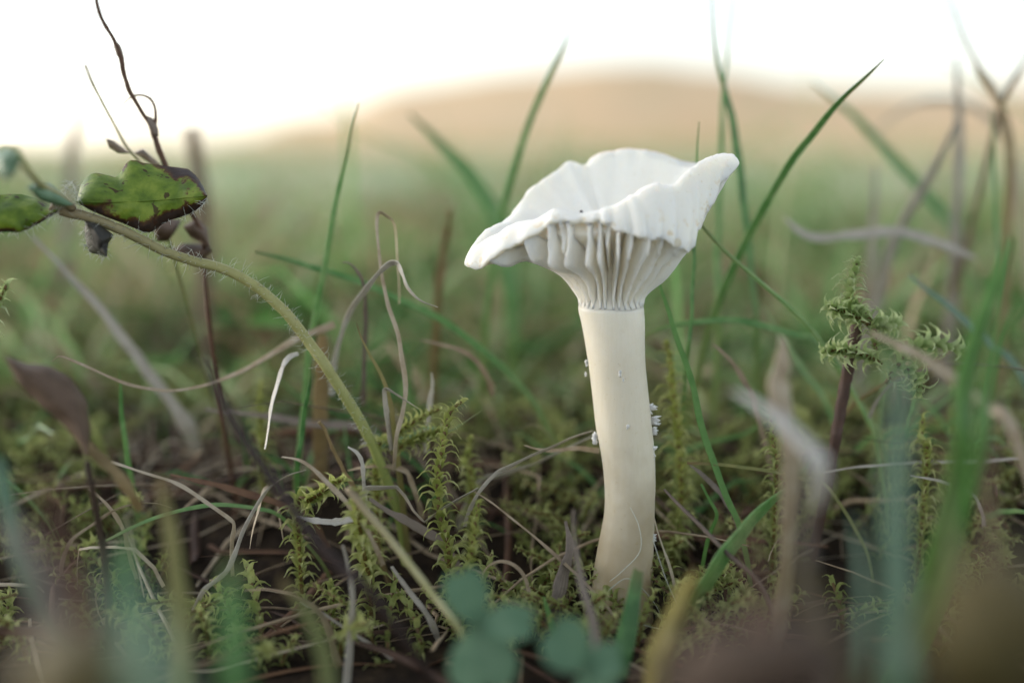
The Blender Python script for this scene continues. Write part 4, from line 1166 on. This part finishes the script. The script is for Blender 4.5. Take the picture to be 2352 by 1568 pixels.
lone_leaf('dead_leaf', 'blurred mauve-brown dead leaf under the large brown one', [(1480, 1600), (1560, 1480), (1660, 1420), (1760, 1430), (1850, 1520)], [(1480, 1600), (1560, 1680), (1680, 1720), (1790, 1680), (1850, 1520)], -90, M['dead_leaf'], 'leaf', 5, 6, 0.6)
lone_leaf('dead_leaf', 'dark olive blurred leaf beside the big blue-green blade', [(2100, 1500), (2160, 1330), (2250, 1250), (2360, 1260), (2460, 1380)], [(2100, 1500), (2160, 1640), (2270, 1700), (2380, 1680), (2460, 1380)], -92, M['dead_olive'], 'leaf', 5, 7, 0.3)
lone_leaf('dead_leaf', 'greyish blurred leaf low beside the wide pale blade', [(20, 1600), (70, 1470), (180, 1420), (280, 1480), (310, 1620)], [(20, 1600), (60, 1680), (160, 1700), (260, 1690), (310, 1620)], -86, M['dead_olive'], 'leaf', 5, 10, 0.5)

for i, (px, w, of, mt_, tn, lab) in enumerate([
        ([(1715, 1190), (1730, 1290), (1752, 1420), (1770, 1600)], 60, (-62, -68), SB, 0.6, 'blurred brown dead blade rising in front of the large brown leaf'),
        ([(1860, 1080), (1850, 1200), (1862, 1340), (1890, 1500), (1900, 1620)], 54, (-54, -62), SM, 0.6, 'blurred grey-mauve dead blade beside the white straw end'),
        ([(1800, 1240), (1830, 1330), (1900, 1420), (1960, 1540), (1990, 1640)], 70, (-74, -80), M['dead_olive'], 0.6, 'blurred olive dead blade slanting over the large brown leaf'),
        ([(2180, 1010), (2170, 1120), (2180, 1260), (2200, 1420), (2220, 1600)], 56, (-56, -64), GY, 0.2, 'blurred dull yellow blade just past the big blue-green blade'),
        ([(2290, 980), (2270, 1100), (2275, 1240), (2300, 1400), (2320, 1600)], 60, (-50, -60), SB, 0.5, 'blurred brown blade beside the dull yellow blurred blade'),
        ([(1960, 1180), (1972, 1280), (1978, 1400), (1975, 1600)], 40, (-48, -54), GB, 0.8, 'faint blurred green blade standing close to the big blue-green blade'),
        ([(90, 1080), (120, 1180), (160, 1300), (200, 1440), (220, 1620)], 56, (-60, -68), SB, 0.4, 'blurred brown blade crossing the wide pale blade'),
        ([(10, 1180), (60, 1260), (110, 1380), (130, 1620)], 60, (-66, -74), SM, 0.5, 'blurred grey dead blade beside the teal green blade'),
        ([(300, 1180), (290, 1290), (300, 1420), (320, 1620)], 44, (-52, -58), G, 0.25, 'blurred dull green blade between the pale and yellowing blades'),
        ([(640, 1330), (700, 1400), (740, 1490), (760, 1620)], 40, (-38, -44), GY, 0.1, 'blurred olive blade leaning past the wide pale straw')]):
    blade('dead_grass_shoot' if mt_ in (SB, SM, M['dead_olive']) else 'grass_shoot', lab, px, [w * 0.3, w * 0.8, w, w, w], of, mt_, 'dry grass' if mt_ in (SB, SM, M['dead_olive']) else 'grass blade', tone=tn)

# fine fungal threads at the mushroom foot
for i, (px, lab) in enumerate([([(1448, 1165), (1468, 1210), (1470, 1265), (1430, 1310), (1400, 1335)], 'fine white thread lying over the mushroom foot'),
                               ([(1365, 1425), (1385, 1375), (1410, 1345), (1450, 1330)], 'short white thread curving in front of the mushroom foot'),
                               ([(1500, 1240), (1530, 1330), (1560, 1400), (1570, 1440)], 'white thread hanging beside the mushroom foot'),
                               ([(1460, 1430), (1500, 1440), (1550, 1450), (1590, 1470)], 'white thread stretched low between mushroom foot and yellowing leaf')]):
    stalk('thread', lab, px, [1.6, 2.2, 2.0, 1.4], -6.5 if i else -5.4, M['hair'], 'thread', root=(i > 0), bumpy=0)
s_ = blob('seed', M['speck'], rp(1040, 627, -9.0), 0.00026, 0.00026, 0.0002, None, 3)
tag(s_, 'tiny dark seed resting on the mushroom rim', 'seed')

# ------------------------------------------------------------------ uncountable background growth
def frustum_x(d, rr, margin=0.03):
    return rr.uniform(-1, 1) * (d * 0.60 + margin)
rr = random.Random(11)
MUX, MUY = BASE.x, BASE.y
def clear(x, y, r=0.007): return math.hypot(x - MUX, y - MUY) > r

def scatter_blades(name, label, cat, n, d0, d1, h0, h1, w0, w1, mat, seg=6, lean=0.6, flat=True, power=1.0, tone=(0, 1), keep=None):
    mb = MB()
    for k in range(n):
        d = d0 * (d1 / d0) ** (rr.random() ** power)
        x = frustum_x(d, rr); y = d
        if not clear(x, y): continue
        if keep and not keep(x, y): continue
        h = rr.uniform(h0, h1) * rr.uniform(0.6, 1.0) * (0.75 + 0.9 * max(-0.3, noise.noise(Vector((x * 9 / max(0.3, d) + 5, math.log(y) * 7, 8)))))
        a = rr.uniform(0, 6.283); ln = h * rr.uniform(0.1, lean)
        b = Vector((x, y, gz(x, y) - 0.002))
        dr = Vector((math.cos(a), math.sin(a), 0))
        pts = [b + dr * (ln * (t ** 2)) + Vector((0, 0, h * (t - 0.22 * t * t * rr.uniform(0.5, 1.5)))) for t in [i / seg for i in range(seg + 1)]]
        if d < 0.2 and not all(clear(q.x, q.y, 0.009) for q in pts): continue
        w = rr.uniform(w0, w1)
        patch = 0.5 + 1.5 * noise.noise(Vector((x * 7 / max(0.3, d), math.log(y) * 6, 3)))
        tn = max(0, min(1, tone[0] + (tone[1] - tone[0]) * (0.3 * rr.random() + 0.75 * patch - 0.03)))
        mb.ribbon(pts, [w * 0.8, w, w * 0.9, w * 0.6, 0.05 * w], side=Vector((math.cos(a + 1.2), math.sin(a + 1.2), 0.1)), fold=0.2, rn=tn, flat=flat, twist=rr.uniform(-1, 1))
    o = mb.build(name, mat)
    return tag(o, label, cat, None, 'stuff')

scatter_blades('meadow_grass', 'mixed short green and tan grass filling the meadow behind the mushroom', 'grass', 2600, 0.19, 1.0, 0.012, 0.042, 0.0006, 0.0018, M['mid_grass'], lean=1.2)
scatter_blades('meadow_grass', 'scattered tall green grass close behind the mushroom', 'grass', 420, 0.20, 0.75, 0.030, 0.070, 0.0008, 0.0022, M['grass'], lean=0.9, seg=8)
scatter_blades('meadow_straw', 'scattered tall tan dead grass close behind the mushroom', 'grass', 260, 0.20, 0.9, 0.03, 0.066, 0.0008, 0.0024, M['straw'], lean=1.3, seg=8, tone=(0.4, 1))
scatter_blades('tall_grass', 'loose tall green blades standing up blurred behind the mushroom', 'grass', 110, 0.24, 0.6, 0.085, 0.135, 0.0010, 0.0024, M['mid_grass'], lean=1.0, seg=10, tone=(0, 0.8))
scatter_blades('short_grass', 'short fine green grass crowding the moss just behind the mushroom', 'grass', 520, 0.152, 0.30, 0.012, 0.034, 0.0004, 0.0013, M['grass'], lean=1.6, seg=8, flat=False)
scatter_blades('short_straw', 'short fine dead grass standing in the moss behind the mushroom', 'grass', 420, 0.150, 0.32, 0.010, 0.030, 0.0003, 0.0009, M['straw'], lean=2.2, seg=8, flat=False)
scatter_blades('meadow_grass', 'taller blurred meadow grass farther behind', 'grass', 4000, 0.7, 5.0, 0.03, 0.07, 0.0015, 0.005, M['pale_grass'], lean=1.0, tone=(0.0, 1))
scatter_blades('meadow_grass', 'far straw-coloured grass running to the foot of the hill', 'grass', 6000, 4.0, 36.0, 0.05, 0.14, 0.006, 0.03, M['far_grass'], seg=4, lean=0.9)

mb = MB()
for k in range(230):
    d = 0.24 * (3.0 / 0.24) ** (rr.random() ** 1.3); cx = frustum_x(d, rr); cy = d
    kind = rr.random(); rad = 0.006 + 0.02 * d * rr.random()
    hh = rr.uniform(0.022, 0.05) + 0.012 * min(1.0, d)
    for j in range(rr.randrange(14, 34)):
        a = rr.uniform(0, 6.283); x = cx + rad * rr.random() * math.cos(a); y = cy + rad * rr.random() * math.sin(a)
        h = hh * rr.uniform(0.5, 1.0); ln = h * rr.uniform(0.1, 0.9)
        b = Vector((x, y, gz(x, y) - 0.002)); dr = Vector((math.cos(a), math.sin(a), 0))
        w = rr.uniform(0.0007, 0.0018) * (1 + d * 0.8)
        mb.ribbon([b + dr * (ln * t * t) + Vector((0, 0, h * (t - 0.25 * t * t))) for t in (0, 0.25, 0.5, 0.75, 1)], [w, w, w * 0.8, 0.1 * w], side=Vector((math.cos(a + 1.2), math.sin(a + 1.2), 0.1)), fold=0.2,
                  rn=max(0, min(1, kind + rr.uniform(-0.12, 0.12))), flat=True, twist=rr.uniform(-1, 1))
tag(mb.build('grass_tufts', M['tuft']), 'green, tan and brownish grass tufts dotted through the meadow', 'grass', None, 'stuff')

def scatter_straw(name, label, cat, n, d0, d1, zmax, mat, w0, w1, l0, l1, tone=(0, 1)):
    mb = MB()
    for k in range(n):
        d = d0 * (d1 / d0) ** rr.random()
        x = frustum_x(d, rr); y = d
        if not clear(x, y, 0.008) or (d < 0.16 and rr.random() < 0.6): continue
        a = rr.uniform(0, 6.283); L = rr.uniform(l0, l1)
        z0 = gz(x, y) + rr.uniform(-0.001, zmax) * rr.random(); sl = rr.uniform(-0.35, 0.35)
        c = rr.uniform(-0.9, 0.9) * rr.random() ** 1.5; pts = []; kink = rr.randrange(14)
        p = Vector((x, y, z0)); aa = a
        for i in range(8):
            pts.append(p.copy())
            aa += c * 0.25 + rr.uniform(-0.06, 0.06) + (rr.uniform(-1.2, 1.2) if i == kink else 0)
            p = p + Vector((math.cos(aa), math.sin(aa), sl)) * (L / 7)
            sl -= 0.05
            g = gz(p.x, p.y)
            if p.z < g: p.z = g + 0.0003
        if not all(clear(q.x, q.y, 0.0066) for q in pts): continue
        w = rr.uniform(w0, w1)
        mb.ribbon(pts, [w * 0.7, w, w, w * 0.8, w * 0.3], side=Vector((rr.uniform(-.4, .4), rr.uniform(-.4, .4), 1)), fold=0.2, rn=rr.uniform(*tone), flat=False, roll=rr.uniform(-0.6, 0.6), twist=rr.uniform(-1, 1))
    return tag(mb.build(name, mat), label, cat, None, 'stuff')
scatter_straw('thatch', 'tangled dead straw litter covering the soil', 'straw', 1900, 0.118, 0.7, 0.009, M['straw'], 0.00025, 0.0009, 0.012, 0.05)
scatter_straw('leaf_litter', 'dark rotting blades matted low on the soil', 'litter', 900, 0.11, 0.5, 0.005, M['straw_brown'], 0.0006, 0.002, 0.01, 0.04, (0, 0.8))

mb = MB(); mbs = MB()
def add_leaf_small(mb, mt, tn):
    """far moss leaf: one bent pointed face pair"""
    b = len(mb.v)
    for v, al, ac in (((0, -0.2, 0), 0, -1), ((0, 0.2, 0), 0, 1), ((0.62, 0.16, 0.36), 0.6, 1), ((0.62, -0.16, 0.36), 0.6, -1), ((1.12, 0, -0.15), 1, 0)):
        mb.add(mt @ Vector(v), al, ac, min(1, tn + 0.3 * al))
    mb.f.append((b, b + 1, b + 2, b + 3)); mb.f.append((b + 3, b + 2, b + 4))
for k in range(6500):
    d = 0.122 * (0.9 / 0.122) ** (rr.random() ** 0.95)
    x = frustum_x(d, rr); y = d
    pat = noise.noise(Vector((x * 20, y * 14, 2.2)))
    if not clear(x, y, 0.0078) or (pat < -0.2 and clear(x, y, 0.02)): continue
    if d < 0.15 and clear(x, y, 0.016) and rr.random() < 0.68: continue
    h = rr.uniform(0.005, 0.014) * (1.0 if d < 0.2 else 1.2)
    a = rr.uniform(0, 6.283); ln = rr.uniform(0.2, 1.2) * h
    b = Vector((x, y, gz(x, y) - 0.001))
    pts = [b + Vector((math.cos(a), math.sin(a), 0)) * (ln * t * t) + Vector((0, 0, h * t * (1 - 0.25 * t))) for t in (0, 0.33, 0.66, 1)]
    sp = spline(pts, 4)
    near = d < 0.21
    sz = rr.uniform(0.0013, 0.002) * (1 if near else 1.5)
    tn = rr.uniform(0.0, 0.35) + 0.25 * pat
    for mt, u in moss_frames(sp, int(h / sz * 3.0) + 6, sz, rr):
        if near: add_leaf(mb, mt, rr, max(0, tn + 0.35 * u))
        else: add_leaf_small(mb, mt, max(0, tn + 0.35 * u))
    mbs.tube(pts, [sz * 0.22, sz * 0.12], 4, 0.4)
mo = tag(mb.build('moss_mat', M['moss_dark']), 'yellow-green moss carpet between the grass', 'moss', None, 'stuff')
o = mbs.build('stems', M['moss_stem'], mo); o['kind'] = 'stuff'
print('moss faces', len(mb.f))
# low round leaves in the sward behind
mb = MB()
for k in range(260):
    d = 0.2 * (1.2 / 0.2) ** rr.random(); x = frustum_x(d, rr); y = d
    z = gz(x, y) + rr.uniform(0.004, 0.022)
    a = rr.uniform(0, 6.283); ax = Vector((math.cos(a), math.sin(a), rr.uniform(-0.2, 0.6))).normalized()
    sd = ax.cross(Vector((0, 0, 1))).normalized(); up_ = sd.cross(ax)
    L = rr.uniform(0.006, 0.016)
    leaflet(mb, Vector((x, y, z)), ax, sd, up_, L, L * rr.uniform(0.5, 0.9), notch=0, rn=rr.random())
tag(mb.build('low_leaves', M['broad']), 'small low green leaves scattered in the sward behind', 'leaves', None, 'stuff')
